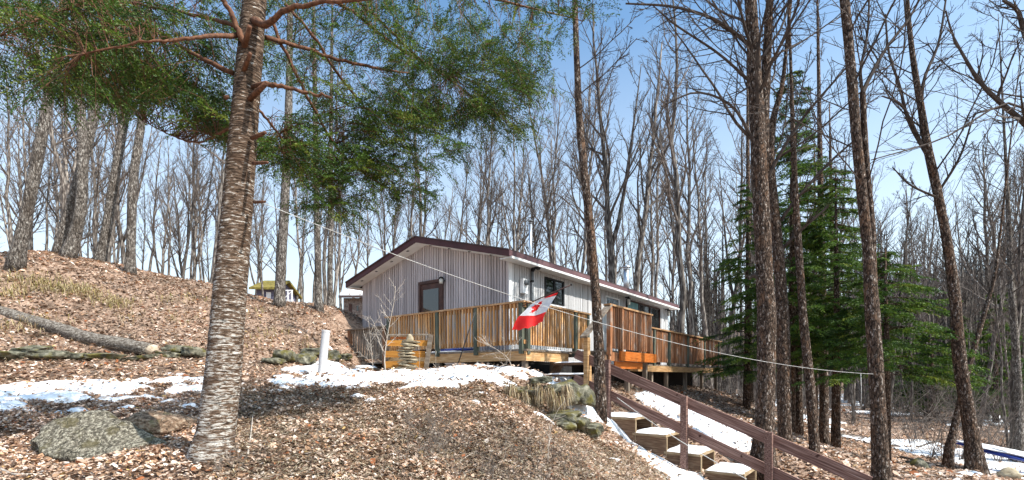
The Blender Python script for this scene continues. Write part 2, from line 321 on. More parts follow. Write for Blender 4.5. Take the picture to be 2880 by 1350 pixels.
_b.inputs['Base Color'].default_value = (0.012, 0.014, 0.014, 1); _b.inputs['Roughness'].default_value = 0.03; _b.inputs['Specular IOR Level'].default_value = 0.9
M['lampglass'], _nt, _b = nodes('lamp_glass'); _b.inputs['Base Color'].default_value = (0.6, 0.58, 0.52, 1); _b.inputs['Roughness'].default_value = 0.15
M['curtain'] = noisemat('teal_curtain', [(0.3, (0.10, 0.22, 0.22)), (0.7, (0.22, 0.36, 0.35))], (9, 9, 2), 3, 0.6)
for _k in ('red', 'flagwhite'):
    _nt = M[_k].node_tree; _t = _nt.nodes.new('ShaderNodeBsdfTranslucent'); _x = _nt.nodes.new('ShaderNodeMixShader'); _x.inputs[0].default_value = 0.35
    _p = _nt.nodes['Principled BSDF']; _nt.links.new(_p.inputs['Base Color'].links[0].from_socket, _t.inputs[0])
    _nt.links.new(_p.outputs[0], _x.inputs[1]); _nt.links.new(_t.outputs[0], _x.inputs[2]); _nt.links.new(_x.outputs[0], _nt.nodes['Material Output'].inputs[0])

# ------------------------------------------------------------------ terrain
ctrl = [(0, 0, -1.75), (-6, 0, -1.3), (6, 0, -2.2), (0, -5, -1.9), (-8, -5, -1.4), (9, -5, -2.4), (3, 3, -1.7), (5, 5, -1.95), (-3, 2.5, -1.2)]
def c(x, y, Y): ctrl.append(tuple(at(x, y, Y)))
for a in [(0, 1350, 4.2), (500, 1350, 4.2), (1000, 1350, 4.4), (1400, 1350, 4.9), (1700, 1350, 6.0), (1960, 1346, 8.5),
          (1000, 1200, 6.0), (1000, 1092, 8.3), (1400, 1200, 6.2), (1400, 1092, 8.2), (1200, 1145, 7.0), (1600, 1262, 6.9), (1500, 1170, 7.5), (1580, 1206, 8.0), (1800, 1330, 7.2),
          (1690, 1165, 9.3), (1800, 1255, 8.6), (1475, 1050, 9.9), (1200, 1050, 10.0), (1000, 1055, 10.3), (903, 1070, 10.8),
          (1850, 1130, 11.2), (2000, 1200, 10.6), (2100, 1270, 10.2), (2160, 1345, 9.6), (2480, 1375, 8.3), (2300, 1250, 14.5), (2350, 1215, 19), (2745, 1338, 10.5),
          (2600, 1150, 33), (2800, 1200, 21), (2090, 1132, 16),
          (240, 1295, 5.0), (450, 1205, 5.8), (600, 1275, 4.6), (0, 1160, 6.5), (300, 1120, 7.5), (560, 1100, 8), (0, 1090, 8.3), (700, 1052, 9.5), (300, 1055, 9.0),
          (0, 1030, 9.2), (0, 990, 9.7), (450, 1020, 9.7), (450, 1002, 10.0), (0, 890, 11), (300, 935, 11.0), (45, 752, 12.4), (0, 715, 14.5), (175, 722, 14), (280, 738, 15),
          (365, 772, 14.5), (560, 795, 15.5), (690, 832, 15.2), (745, 852, 15.5), (745, 868, 19), (785, 862, 14.6), (895, 872, 14.8), (1000, 890, 16.3), (700, 925, 12.5), (700, 1010, 10.9), (900, 1012, 11.9), (900, 945, 13),
          (985, 1020, 13.2), (-300, 760, 13), (-300, 1000, 9), (-300, 1150, 6)]: c(*a)
for X, Y, z in [(-0.1, 11.4, 0.08), (-0.1, 12.6, 0.1), (-2.5, 14.4, 0.3), (-4.6, 16.0, 1.2), (-5.5, 17.2, 2.1), (6.7, 21, -0.6), (4.45, 14.3, -0.58), (7.9, 18.7, -0.58), (1.8, 25, 0.5),
                (2.0, 9.7, -0.85), (1.6, 10.6, -0.35), (-20, 26, 4.0), (-8, 30, 3.4), (12, 30, -1.2),
                (-25, 14, 4.2), (-30, 5, 1.5), (25, 10, -2.4), (20, 0, -2.6)]:
    ctrl.append((X, Y, z))
for v_, z_ in [(3.95, -.79), (3.34, -1.075), (2.72, -1.375), (2.0, -1.64), (1.4, -1.9)]:
    p_ = uv(8.6, v_ + .3); ctrl.append((p_[0], p_[1], z_ - .36)); p_ = uv(9.2, v_ + .3); ctrl.append((p_[0], p_[1], z_ - .42)); p_ = uv(9.9, v_ + .3); ctrl.append((p_[0], p_[1], z_ - .30))
ctrl = [q for q in ctrl if abs(q[0] - 2.24) > .05 or abs(q[1] - 8.6) > .05]
ctrl = np.array(ctrl, float)
def _tps():
    X = ctrl[:, :2]; n = len(X); d = np.linalg.norm(X[:, None] - X[None], axis=2)
    K = np.where(d > 0, d ** 2 * np.log(d + 1e-12), 0) + np.eye(n) * 0.15
    Pm = np.c_[np.ones(n), X]; A = np.zeros((n + 3, n + 3)); A[:n, :n] = K; A[:n, n:] = Pm; A[n:, :n] = Pm.T
    return np.linalg.solve(A, np.r_[ctrl[:, 2], 0, 0, 0])
_w = _tps()
def sst(a, b, x): t = np.clip((x - a) / (b - a), 0, 1); return t * t * (3 - 2 * t)
def gz(X, Y):
    X = np.atleast_1d(np.asarray(X, float)); Y = np.atleast_1d(np.asarray(Y, float)); sh = X.shape
    x = X.ravel(); y = Y.ravel(); out = np.empty(len(x))
    for s in range(0, len(x), 20000):
        d = np.hypot(x[s:s + 20000, None] - ctrl[None, :, 0], y[s:s + 20000, None] - ctrl[None, :, 1])
        out[s:s + 20000] = (np.where(d > 1e-9, d ** 2 * np.log(d + 1e-12), 0) @ _w[:-3]) + _w[-3] + _w[-2] * x[s:s + 20000] + _w[-1] * y[s:s + 20000]
    r = np.hypot(x, y - 8)
    far = np.where(x < 0, 3.0, 3.0 - 5.2 * sst(0, 16, x)) + 16 * sst(50, 190, r) * sst(20, 90, x) + 5 * sst(60, 200, r)
    far = np.where(y < -2, -1.8 - 0.02 * np.abs(x), far)
    t = sst(24, 38, r); z = out * (1 - t) + far * t
    near = 1 - sst(12, 30, r)
    z = z + (fbm(x * 1.3, y * 1.3, 3) - 0.5) * 0.14 * (0.3 + 0.7 * near) + (fbm(x * 4.2, y * 4.2, 3) - 0.5) * 0.10 * near * (1 - sst(11, 15, y) * .5)
    return z.reshape(sh)
def g1(X, Y): return float(gz([X], [Y])[0])
def ground_at(x, y):            # where the line of sight through (x, y) meets the ground
    Ys = np.linspace(3.2, 40, 700); p = (HZ - y) / F * Ys; h = gz((x - CX) / F * Ys, Ys)
    k = np.nonzero(h > p)[0]; Y = Ys[k[0]] if len(k) else 40.0
    return np.array([(x - CX) / F * Y, Y])

def axis(lo, hi, a, b, fine, n_out, grow):
    mid = np.arange(a, b + 1e-6, fine)
    left = a - (np.geomspace(1, 1 + (a - lo), n_out) - 1)[1:][::-1]; right = b + (np.geomspace(1, 1 + (hi - b), n_out) - 1)[1:]
    return np.r_[left, mid, right]
def grid_mesh(name, xs, ys, zf, mat, keep=None):
    XX, YY = np.meshgrid(xs, ys); ZZ = zf(XX, YY); nx, ny = len(xs), len(ys)
    V = np.stack([XX, YY, ZZ], -1).reshape(-1, 3)
    i = np.arange(ny - 1)[:, None] * nx; j = np.arange(nx - 1)[None]
    Fq = np.stack([i + j, i + j + 1, i + nx + j + 1, i + nx + j], -1).reshape(-1, 4)
    if keep is not None:
        Fq = Fq[keep.ravel()[Fq].any(1)]
        used = np.unique(Fq); mp = np.full(len(V), -1); mp[used] = np.arange(len(used)); V = V[used]; Fq = mp[Fq]
    return mesh_np(name, V, [Fq], mat, True)
gx = axis(-600, 600, -13, 11, 0.13, 45, 0); gy = axis(-120, 700, 2.2, 20, 0.13, 45, 0)
tag(link('ground', grid_mesh('ground', gx, gy, gz, M['leafsoil'])), 'brown leaf-covered woodland slope around the cabin', kind='structure')

# snow: patches with a thickness of their own lying on the ground
def inpoly(X, Y, poly):
    r = np.zeros(X.shape, bool); n = len(poly)
    for i in range(n):
        x0, y0 = poly[i]; x1, y1 = poly[(i + 1) % n]
        if y0 == y1: continue
        cnd = ((y0 > Y) != (y1 > Y)) & (X < (x1 - x0) * (Y - y0) / (y1 - y0) + x0); r ^= cnd
    return r
def polydist(X, Y, poly):
    d = np.full(X.shape, 1e9); n = len(poly)
    for i in range(n):
        a = poly[i]; b = poly[(i + 1) % n]; ab = b - a; t = np.clip(((X - a[0]) * ab[0] + (Y - a[1]) * ab[1]) / (ab @ ab + 1e-9), 0, 1)
        d = np.minimum(d, np.hypot(X - a[0] - t * ab[0], Y - a[1] - t * ab[1]))
    return np.where(inpoly(X, Y, poly), d, -d)
z3 = lambda L: [(1480 + .389 * x, 880 + .389 * y) for x, y in L]
z4 = lambda L: [(1900 + .3725 * x, 900 + .3725 * y) for x, y in L]
SN = [([(-60, 1088), (200, 1080), (400, 1076), (570, 1080), (580, 1104), (400, 1108), (250, 1125), (120, 1150), (-60, 1172)], 0.01, 1.25),
      ([(620, 1106), (760, 1082), (850, 1062), (900, 1044), (1000, 1044), (1200, 1040), (1480, 1046), (1620, 1062), (1640, 1076), (1500, 1078), (1400, 1084), (1280, 1092), (1050, 1082), (900, 1080), (760, 1098)], -0.005, 1.05),
      ([(790, 1042), (860, 1030), (950, 1020), (980, 1040), (930, 1052), (850, 1048)], 0.04, 0.2),
      (z3([(300, 650), (420, 620), (520, 700), (600, 760), (700, 850), (850, 930), (1000, 1030), (1150, 1100), (1270, 1208), (1060, 1208), (900, 1090), (790, 970), (690, 880), (560, 780), (430, 720)]), 0.08, 0.25),
      (z3([(780, 600), (1070, 606), (1130, 640), (1542, 820), (1560, 980), (1300, 900), (1150, 760), (1000, 700), (850, 650)]), 0.06, 0.3),
      (z4([(110, 620), (580, 870), (640, 990), (400, 910), (250, 800), (110, 730)]), 0.03, 0.6),
      ([(2690, 1352), (2720, 1322), (2790, 1325), (2900, 1305), (2950, 1352)], 0.04, 0.3)]
SNP = [(np.array([ground_at(*p) for p in poly]), s, n) for poly, s, n in SN]
def snow_th(X, Y):
    th = np.full(X.shape, -1.0)
    for poly, s, n in SNP:
        lo = poly.min(0) - 0.6; hi = poly.max(0) + 0.6
        k = (X > lo[0]) & (X < hi[0]) & (Y > lo[1]) & (Y < hi[1])
        if not k.any(): continue
        d = polydist(X[k], Y[k], poly)
        nz = (fbm(X[k] * 1.9, Y[k] * 5.2, 4) - 0.5)
        th[k] = np.maximum(th[k], np.minimum(np.clip(d, -0.4, 0.5) * 0.35, 0.06) + nz * n * 0.55 - 0.02 + s)
    far = (Y > 12.5) & (X > 6.5)
    if far.any():
        nz = fbm(X[far] * 0.34, Y[far] * 0.55, 4) - 0.595; th[far] = np.maximum(th[far], nz * 0.8 + np.clip((Y[far] - 26) * 0.004, 0, 0.1))
    return th
def snow_obj(xs, ys):
    XX, YY = np.meshgrid(xs, ys); th = snow_th(XX, YY)
    me = grid_mesh('snow', xs, ys, lambda a, b: gz(a, b) + np.where(th > 0, np.minimum(th * 0.7, 0.06) + 0.012, -0.03), M['snow'], keep=th > 0)
    return link('snow', me)
tag(snow_obj(np.arange(-10.5, 6.5, 0.055), np.arange(5.5, 13.4, 0.055)), 'patchy melting snow along the driveway, deck and steps', kind='stuff')
tag(snow_obj(np.arange(6.5, 45, 0.2), np.arange(12.5, 60, 0.25)), 'scattered snow patches on the woodland floor beyond the steps', kind='stuff')
tag(snow_obj(np.arange(7.0, 12.5, 0.06), np.arange(8.2, 11.4, 0.06)), 'small snow drift round the leaning tree trunk foot', kind='stuff')

# ------------------------------------------------------------------ leaf litter, straw
def leaves(name, X, Y, size, palette, weights, lift=0.02, label=None, upright=0.5):
    n = len(X); Z = gz(X, Y); th = snow_th(X, Y); Z = Z + np.where(th > 0, np.minimum(th * .7, .06) + .012, 0); s = size * np.clip(nrng.lognormal(-.08, .33, n), .4, 1.9)
    a = nrng.uniform(0, 6.283, n); tilt = nrng.normal(0, upright * .9, (n, 2)); fold = nrng.uniform(-0.2, 0.5, n)
    e = np.stack([np.cos(a), np.sin(a), tilt[:, 0] * 0.8], 1); f = np.stack([-np.sin(a), np.cos(a), tilt[:, 1] * 0.8], 1)
    up = np.array([0, 0, 1.0])
    C = np.stack([X, Y, Z + lift * nrng.uniform(0.3, 2.0, n)], 1)
    w = s * nrng.uniform(0.5, 0.9, n)
    p0 = C - e * s[:, None] * 0.5; p1 = C + e * s[:, None] * 0.5 + up * (s * nrng.uniform(-.1, .25, n))[:, None]
    m0 = C - e * s[:, None] * .12; m1 = C + e * s[:, None] * .22
    lf = up * (fold * w * 0.5)[:, None]
    l0 = m0 + f * w[:, None] * .5 + lf; l1 = m1 + f * w[:, None] * .36 + lf; r0 = m0 - f * w[:, None] * .5 + lf; r1 = m1 - f * w[:, None] * .36 + lf
    V = np.stack([p0, l0, l1, p1, r1, r0], 1).reshape(-1, 3)
    k = np.arange(n)[:, None] * 6
    Fq = np.stack([k + [0, 3, 2, 1], k + [0, 5, 4, 3]], 1).reshape(-1, 4)
    me = mesh_np(name, V, [Fq], M['leaf'])
    pal = np.array(palette)[nrng.choice(len(palette), n, p=weights)] * nrng.uniform(0.7, 1.25, (n, 1)) * (0.30 + 1.55 * fbm(X * 1.3, Y * 1.3, 4))[:, None]
    if len(me.polygons) == 2 * n: setcol(me, np.repeat(pal, 2, axis=0))
    o = link(name, me); tag(o, label, kind='stuff'); return o
PAL = [(0.47, 0.33, 0.245), (0.57, 0.445, 0.36), (0.64, 0.55, 0.48), (0.36, 0.215, 0.13), (0.36, 0.13, 0.055), (0.10, 0.06, 0.038), (0.26, 0.16, 0.10), (0.44, 0.29, 0.12)]
WT = [0.24, 0.18, 0.09, 0.16, 0.025, 0.14, 0.155, 0.01]
def scatter(n, y0, y1, x0=-1.12, x1=1.12, power=1.0):
    Y = (nrng.uniform(y0 ** power, y1 ** power, n)) ** (1 / power); X = Y * nrng.uniform(x0, x1, n); return X, Y
def off_snow(X, Y, keep=0.05):
    k = (snow_th(X, Y) < 0.005) | (nrng.random(len(X)) < keep); return X[k], Y[k]
def off_house(X, Y):
    U = CU[0] * X + CU[1] * Y; Vv = CV[0] * X + CV[1] * Y; k = ~((U > 8.6) & (Vv > 6.3) & (Vv < 13.9) & (U < 21)); return X[k], Y[k]
X, Y = off_snow(*scatter(150000, 3.2, 8.4, power=1.6)); leaves('leaf_litter', X, Y, 0.039, PAL, WT, 0.02, 'curled brown and pale dead leaves covering the near bank')
X, Y = off_house(*off_snow(*scatter(105000, 8.0, 19, power=1.5), 0.16)); leaves('leaf_litter', X, Y, 0.060, PAL, WT, 0.02, 'dead leaves covering the hillside and the ground by the cabin')
X, Y = off_snow(*scatter(16000, 9.0, 30, 0.45, 1.2, 1.2), 0.03); leaves('leaf_litter', X, Y, 0.10, PAL, WT, 0.02, 'dead leaves strewn between the trunks beyond the steps')
def blades(name, X, Y, length, width, palette, droop, label, Z=None, lean=None):
    n = len(X); Z = gz(X, Y) if Z is None else Z; a = nrng.uniform(0, 6.283, n); L = length * nrng.uniform(0.5, 1.3, n)
    d = np.stack([np.cos(a), np.sin(a), np.zeros(n)], 1)
    if lean is not None: d = d * 0.6 + np.array(lean)
    s = np.stack([-np.sin(a), np.cos(a), np.zeros(n)], 1) * width
    b = np.stack([X, Y, Z - 0.01], 1); up = np.array([0, 0, 1.0])
    h = np.array(droop)
    m = b + d * (L * h[0])[:, None] + up * (L * h[1])[:, None]; t = b + d * (L * h[2])[:, None] + up * (L * h[3])[:, None]
    V = np.stack([b - s, b + s, m + s * .8, m - s * .8, t], 1).reshape(-1, 3); k = np.arange(n)[:, None] * 5
    me = mesh_np(name, V, [k + [0, 1, 2, 3], k + [3, 2, 4]], M['straw'])
    pal = np.array(palette)[nrng.integers(0, len(palette), n)] * nrng.uniform(0.7, 1.2, (n, 1))
    if len(me.polygons) == 2 * n: setcol(me, np.concatenate([pal, pal]))
    return tag(link(name, me), label, kind='stuff')
STRAW = [(0.50, 0.41, 0.28), (0.58, 0.50, 0.37), (0.36, 0.27, 0.17), (0.26, 0.17, 0.11), (0.10, 0.06, 0.04), (0.14, 0.09, 0.06)]
X, Y = off_snow(*scatter(48000, 3.3, 8.2, -0.6, 0.5, 1.4), 0.01)
blades('dry_grass', X, Y, 0.22, 0.0038, STRAW, (0.45, 0.22, 0.95, 0.16), 'thin dry straw stems lying over the near bank')
X, Y = off_house(*off_snow(*scatter(16000, 8.2, 16, -1.1, 0.4, 1.4), 0.01))
blades('dry_grass', X, Y, 0.24, 0.005, STRAW, (0.45, 0.25, 0.95, 0.12), 'thin dry straw stems strewn over the hillside leaves')
GOLD = [(0.42, 0.32, 0.15), (0.52, 0.42, 0.24), (0.30, 0.25, 0.09), (0.48, 0.39, 0.26), (0.22, 0.19, 0.06), (0.30, 0.20, 0.11)]
tx, ty = [], []
for x, y, n, sp in [(40, 800, 150, .25), (110, 806, 170, .25), (170, 815, 190, .25), (225, 822, 200, .22), (20, 835, 80, .2), (340, 856, 130, .2), (310, 860, 60, .2), (270, 835, 110, .25), (470, 850, 40, .25), (540, 840, 40, .25),
                    (90, 915, 60, .3), (30, 930, 60, .3), (370, 905, 30, .2), (480, 900, 30, .3), (740, 880, 30, .3), (760, 935, 40, .3), (700, 960, 60, .35), (870, 985, 50, .3), (640, 900, 30, .3)]:
    p = ground_at(x, y); tx.append(p[0] + nrng.normal(0, sp, n)); ty.append(p[1] + nrng.normal(0, sp * .7, n))
blades('dry_grass', np.concatenate(tx), np.concatenate(ty), 0.26, 0.006, GOLD, (0.3, 0.55, 0.8, 0.25), 'drooping yellow grass tufts on the hillside', lean=(0.15, -0.5, 0))

# ------------------------------------------------------------------ trees
def perp(d, rng):
    v = rng.standard_normal(3); v -= d * (v @ d); return v / (np.linalg.norm(v) + 1e-9)
def grow(mb, pts, rad, level, spec, rng):
    """side branches along pts; spec[level] = dict(n, t0, len, ang, up, wob, segs, sides, rr, rmin)"""
    if level >= len(spec): return
    s = spec[level]; pts = np.asarray(pts); seg = np.linalg.norm(np.diff(pts, axis=0), axis=1); cum = np.r_[0, np.cumsum(seg)]; L = cum[-1]
    n = max(1, int(s['n'] * rng.uniform(0.8, 1.2)))
    for q in range(n):
        t = s['t0'] + (0.99 - s['t0']) * (q + rng.random()) / n
        k = min(np.searchsorted(cum, t * L) - 1, len(pts) - 2); k = max(k, 0); f = (t * L - cum[k]) / (seg[k] + 1e-9)
        p = pts[k] * (1 - f) + pts[k + 1] * f; r = rad[k] * (1 - f) + rad[k + 1] * f
        d = (pts[k + 1] - pts[k]) / (seg[k] + 1e-9)
        o = perp(d, rng)
        if level == 0: o[2] *= 0.3; o /= np.linalg.norm(o)
        ang = math.radians(s['ang'] * rng.uniform(0.65, 1.3)); dr = d * math.cos(ang) + o * math.sin(ang)
        bl = s['len'] * (1 - s.get('taper', 0.6) * (t - s['t0']) / (1 - s['t0'] + 1e-6)) * rng.uniform(0.55, 1.2) * (L if level else 1)
        m = s['segs']; P_ = [p]; st = bl / m
        for i in range(m):
            dr = dr + rng.standard_normal(3) * s['wob'] + np.array([0, 0, s['up']]); dr /= np.linalg.norm(dr); P_.append(P_[-1] + dr * st)
        r0 = max(min(r * s['rr'], r * 0.9), s['rmin']); rr = np.linspace(r0, max(s['rmin'] * 0.7, r0 * 0.25), m + 1)
        tube(mb, P_, rr, s['sides'], cap=False); grow(mb, np.array(P_), rr, level + 1, spec, rng)
def trunk_path(h, r0, rng, lean=0.045, n=12, wob=0.026):
    t = np.linspace(0, 1, n); off = np.cumsum(rng.normal(0, wob, (n, 2)), axis=0) * h / 6; ln = rng.normal(0, lean, 2)
    pts = np.c_[off[:, 0] - off[0, 0] + ln[0] * t * h, off[:, 1] - off[0, 1] + ln[1] * t * h, t * h - 0.15]
    rad = r0 * (1 - 0.82 * t ** 1.1); rad[0] *= 1.3; return pts, rad
MAPLE = [dict(n=20, t0=0.42, len=4.2, ang=36, up=0.09, wob=0.11, segs=7, sides=5, rr=0.55, rmin=0.014, taper=0.55),
         dict(n=9, t0=0.2, len=0.42, ang=38, up=0.07, wob=0.13, segs=4, sides=3, rr=0.6, rmin=0.009),
         dict(n=6, t0=0.15, len=0.5, ang=36, up=0.05, wob=0.14, segs=3, sides=3, rr=0.6, rmin=0.006)]
def forked(pts, rad, rng):
    k = int(len(pts) * rng.uniform(0.3, 0.55)); p = pts[k]; a = rng.uniform(0, 6.28); n = len(pts) - k
    t = np.linspace(0, 1, n); h = (pts[-1, 2] - p[2]) * rng.uniform(0.75, 0.95)
    q = np.c_[p[0] + math.cos(a) * 1.5 * t ** .7 * 1.0, p[1] + math.sin(a) * 1.5 * t ** .7, p[2] + h * t]; return q, np.linspace(rad[k] * .8, 0.02, n)
VAR = []
for k in range(9):
    rg = np.random.default_rng(100 + k); h = [17, 18.5, 16, 15, 19, 17.5, 13, 16.5, 18][k]; r0 = [0.17, 0.2, 0.14, 0.11, 0.21, 0.15, 0.09, 0.16, 0.18][k]
    pts, rad = trunk_path(h, r0, rg); tm = MB(); tube(tm, pts, rad, 8, lump=0.04, rng=rg); cm = MB(); sp = [dict(d) for d in MAPLE]
    if k in (3, 6): sp[0]['len'] = 2.4; sp[0]['n'] = 13
    if k in (0, 4, 5, 7):
        q, qr = forked(pts, rad, rg); tube(tm, q, qr, 7, lump=0.04, rng=rg); s2 = [dict(d) for d in sp]; s2[0]['n'] = 9; s2[0]['t0'] = 0.25; grow(cm, q, qr, 0, s2, rg)
    grow(cm, pts, rad, 0, sp, rg)
    VAR.append((tm.mesh('trunk', M['bark_far'], True), cm.mesh('crown', M['twig']), h))
def bare_tree(X, Y, var, h=None, rz=None, label=None, group=None, z=None, lean=(0, 0)):
    tm, cm, h0 = VAR[var]; s = (h / h0) if h else 1.0; z = g1(X, Y) if z is None else z
    t = thing('bare_tree', (X, Y, z), label, 'tree', group, rnd.uniform(0, 6.28) if rz is None else rz); t.scale = (s * 1.0, s * 1.0, s)
    t.rotation_euler[0] = lean[0]; t.rotation_euler[1] = lean[1]
    link('trunk', tm, t); link('crown', cm, t); return t
used = []
# the trees one can tell apart behind the cabin and along the crest: (column, top row, distance, variant)
LB = ('bare grey maple in the leafless woods behind the cabin roof', 'bare trees behind the cabin')
LL = ('thin bare tree standing beyond the crest of the leafy hillside', 'bare trees beyond the hillside crest')
LR = ('bare tree in the low woods past the firs and steps', 'bare trees beyond the firs')
for x, yt, Y, v, w in [(1100, 520, 34, 0, LB), (1190, 470, 38, 1, LB), (1262, 470, 30, 2, LB), (1370, 360, 30, 7, LB), (1440, 430, 37, 4, LB), (1500, 480, 34, 5, LB), (1555, 420, 40, 8, LB), (1640, 330, 28, 5, LB),
                        (1672, 270, 32, 0, LB), (1740, 130, 25.5, 4, LB), (1768, 210, 27, 1, LB), (1850, 400, 33, 2, LB), (1925, 90, 24, 8, LB), (1955, 300, 30, 7, LB), (1997, 390, 29, 2, LB), (2040, 420, 36, 0, LB),
                        (1320, 540, 45, 3, LB), (1410, 520, 44, 6, LB), (1700, 480, 44, 3, LB), (1800, 520, 46, 6, LB), (1900, 480, 42, 3, LB), (1590, 520, 48, 2, LB), (1230, 560, 46, 5, LB), (1150, 590, 50, 7, LB),
                        (1480, 560, 52, 0, LB), (1885, 560, 50, 5, LB), (1035, 560, 40, 8, LB), (1985, 520, 48, 1, LB), (1290, 600, 58, 4, LB), (1630, 580, 56, 8, LB),
                        (415, 430, 26, 2, LL), (470, 430, 30, 3, LL), (505, 410, 27, 0, LL), (545, 470, 35, 5, LL), (580, 430, 25, 6, LL), (620, 480, 33, 3, LL), (690, 470, 30, 1, LL), (740, 480, 28, 6, LL), (830, 520, 33, 2, LL),
                        (915, 500, 26, 3, LL), (935, 500, 24, 6, LL), (990, 540, 32, 0, LL), (30, 190, 21, 2, LL), (75, 200, 19, 3, LL), (120, 330, 24, 6, LL), (-20, 160, 20, 1, LL), (205, 520, 30, 5, LL), (240, 500, 27, 6, LL),
                        (320, 480, 29, 3, LL), (440, 520, 40, 4, LL), (660, 540, 42, 7, LL), (780, 560, 44, 8, LL), (880, 560, 46, 1, LL), (530, 560, 48, 2, LL), (390, 540, 38, 6, LL), (960, 590, 48, 4, LL), (590, 520, 44, 8, LL), (860, 590, 38, 3, LL),
                        (715, 560, 50, 0, LL), (150, 480, 36, 7, LL), (275, 560, 46, 0, LL),
                        (2480, 560, 30, 2, LR), (2560, 560, 33, 3, LR), (2620, 600, 36, 5, LR), (2770, 480, 24, 7, LR), (2840, 500, 22, 0, LR), (2700, 560, 34, 8, LR), (2590, 620, 44, 1, LR), (2740, 600, 40, 2, LR), (2830, 560, 38, 4, LR),
                        (2520, 650, 50, 0, LR), (2660, 640, 52, 6, LR), (2800, 630, 50, 3, LR), (2870, 620, 45, 5, LR), (2450, 620, 42, 7, LR), (2400, 560, 34, 6, LR), (2330, 480, 30, 1, LR), (2230, 420, 33, 8, LR), (2280, 560, 42, 3, LR),
                        (2130, 480, 38, 2, LR), (2080, 520, 44, 6, LR), (2180, 560, 48, 0, LR), (2540, 720, 27, 6, LR), (2630, 740, 25, 6, LR), (2690, 700, 28, 3, LR)]:
    X_, z_ = (x - CX) / F * Y, g1((x - CX) / F * Y, Y); h = ((HZ - yt) / F * Y - z_) * 1.1
    form = {0: 'forked', 4: 'forked', 5: 'forked', 7: 'forked', 3: 'slim', 6: 'slim'}.get(v, 'straight')
    if w is LB: place = 'behind the roof slope by the outbuilding' if x < 1200 else 'behind the cabin ridge near the thin flue' if x < 1510 else 'behind the roof between the thin flue and wide chimney' if x < 1735 else 'behind the wide shiny chimney' if x < 1860 else 'past the far end of the cabin roof'
    elif w is LL: place = 'behind the leaning trunks on the hillside crest' if x < 340 else 'beyond the crest between the upright trunk and big evergreen' if x < 640 else 'beyond the crest behind the blue-violet house' if x < 850 else 'beyond the crest behind the stone outbuilding'
    else: place = 'behind the fir clump' if x < 2470 else 'beyond the rope trunk in the low woods' if x < 2690 else 'beyond the leaning trunk and blue tarpaulin'
    size = 'tall' if yt < 400 else 'distant' if Y > 40 else 'grey'
    bare_tree(X_, Y, v, max(7, h), None, '%s %s bare tree %s' % (size, form, place), w[1], z_, (rnd.gauss(0, .02), rnd.gauss(0, .02)))
for k in range(46):
    Y = rnd.uniform(24, 46); x = rnd.choice([rnd.uniform(330, 1000), rnd.uniform(1060, 2050), rnd.uniform(-60, 330)]); X_ = (x - CX) / F * Y
    far = 'far slender leafless tree ' if Y > 36 else 'slender leafless tree '
    if x < 1030: lb = (far + ('behind the leaning trunks on the crest' if x < 340 else 'beyond the crest between the hillside trunks and big evergreen' if x < 620 else 'beyond the crest behind the blue-violet house' if x < 840 else 'beyond the crest behind the stone outbuilding'), 'slender stems beyond the crest')
    else: lb = (far + ('behind the gable end of the cabin roof' if x < 1420 else 'behind the middle of the cabin roof' if x < 1760 else 'past the far end of the cabin roof'), 'slender stems behind the cabin')
    bare_tree(X_, Y, rnd.choice([0, 2, 3, 5, 6, 7]), rnd.uniform(13, 18), None, lb[0], lb[1], None, (rnd.gauss(0, .04), rnd.gauss(0, .04)))
# small low saplings and trunks on the right-hand woodland floor
for k in range(46):
    Y = rnd.uniform(15, 40); x = rnd.uniform(2120, 2900); X_ = (x - CX) / F * Y
    bare_tree(X_, Y, rnd.choice([3, 6, 6, 2]), rnd.uniform(6, 11), None, '%s young bare trunk %s' % ('distant' if Y > 32 else 'thin' if k % 2 else 'slim grey', 'under the firs near the deck end' if x < 2300 else 'between the firs and the rope trunk' if x < 2480 else 'between the rope trunk and the leaning trunk' if x < 2700 else 'on the snowy floor past the leaning trunk'), 'young trunks beyond the steps', None, (rnd.gauss(0, .05), rnd.gauss(0, .05)))

def own_tree(name, stems, bark, label, spec, seed, Ybase, limbs=(), cat='tree', sides=14, lump=0.035, twig='twig_dark', n=26, flare=1.35, stub=()):
    """stems: lists of (x, y, Y, diameter in picture px); limbs the same, thinner"""
    rg = np.random.default_rng(seed); tm = MB(); cm = MB(); base = at(*stems[0][0][:3]); bz = g1(base[0], base[1])
    t = thing(name, (base[0], base[1], bz), label, cat)
    for q, st in enumerate(stems):
        rows = spline([np.r_[at(*s[:3]), s[3] * s[2] / F / 2 / math.hypot(1, (s[0] - CX) / F)] for s in st], n); pts = rows[:, :3]; rad = rows[:, 3].copy()
        if q == 0:
            pts[0, 2] = bz - 0.12; rad[0] *= flare; rad[1] *= 1 + (flare - 1) * .35
            # the trunk goes on above the picture
            d = pts[-1] - pts[-3]; d /= np.linalg.norm(d)
            ext = [pts[-1] + d * k for k in (1.2, 2.4, 3.6, 4.8)]; pts = np.vstack([pts, ext]); rad = np.r_[rad, rad[-1] * np.array([.85, .65, .45, .2])]
        tube(tm, pts, rad, sides, lump=lump, rng=rg)
        if spec: grow(cm, pts, rad, 0, spec if q == 0 else [dict(spec[0], n=max(3, spec[0]['n'] // 2))] + spec[1:], rg)
    for lb in limbs:
        rows = spline([np.r_[at(*s[:3]), s[3] * .75 * s[2] / F / 2] for s in lb], 12); tube(cm, rows[:, :3], np.maximum(rows[:, 3], .006), 6, cap=False)
        if spec: grow(cm, rows[:, :3], np.maximum(rows[:, 3], .006), 1, spec, rg)
    link('trunk', tm.mesh('trunk', bark, True, ORG[t.name]), t)
    if cm.n: link('crown', cm.mesh('crown', M[twig], False, ORG[t.name]), t)
    return t
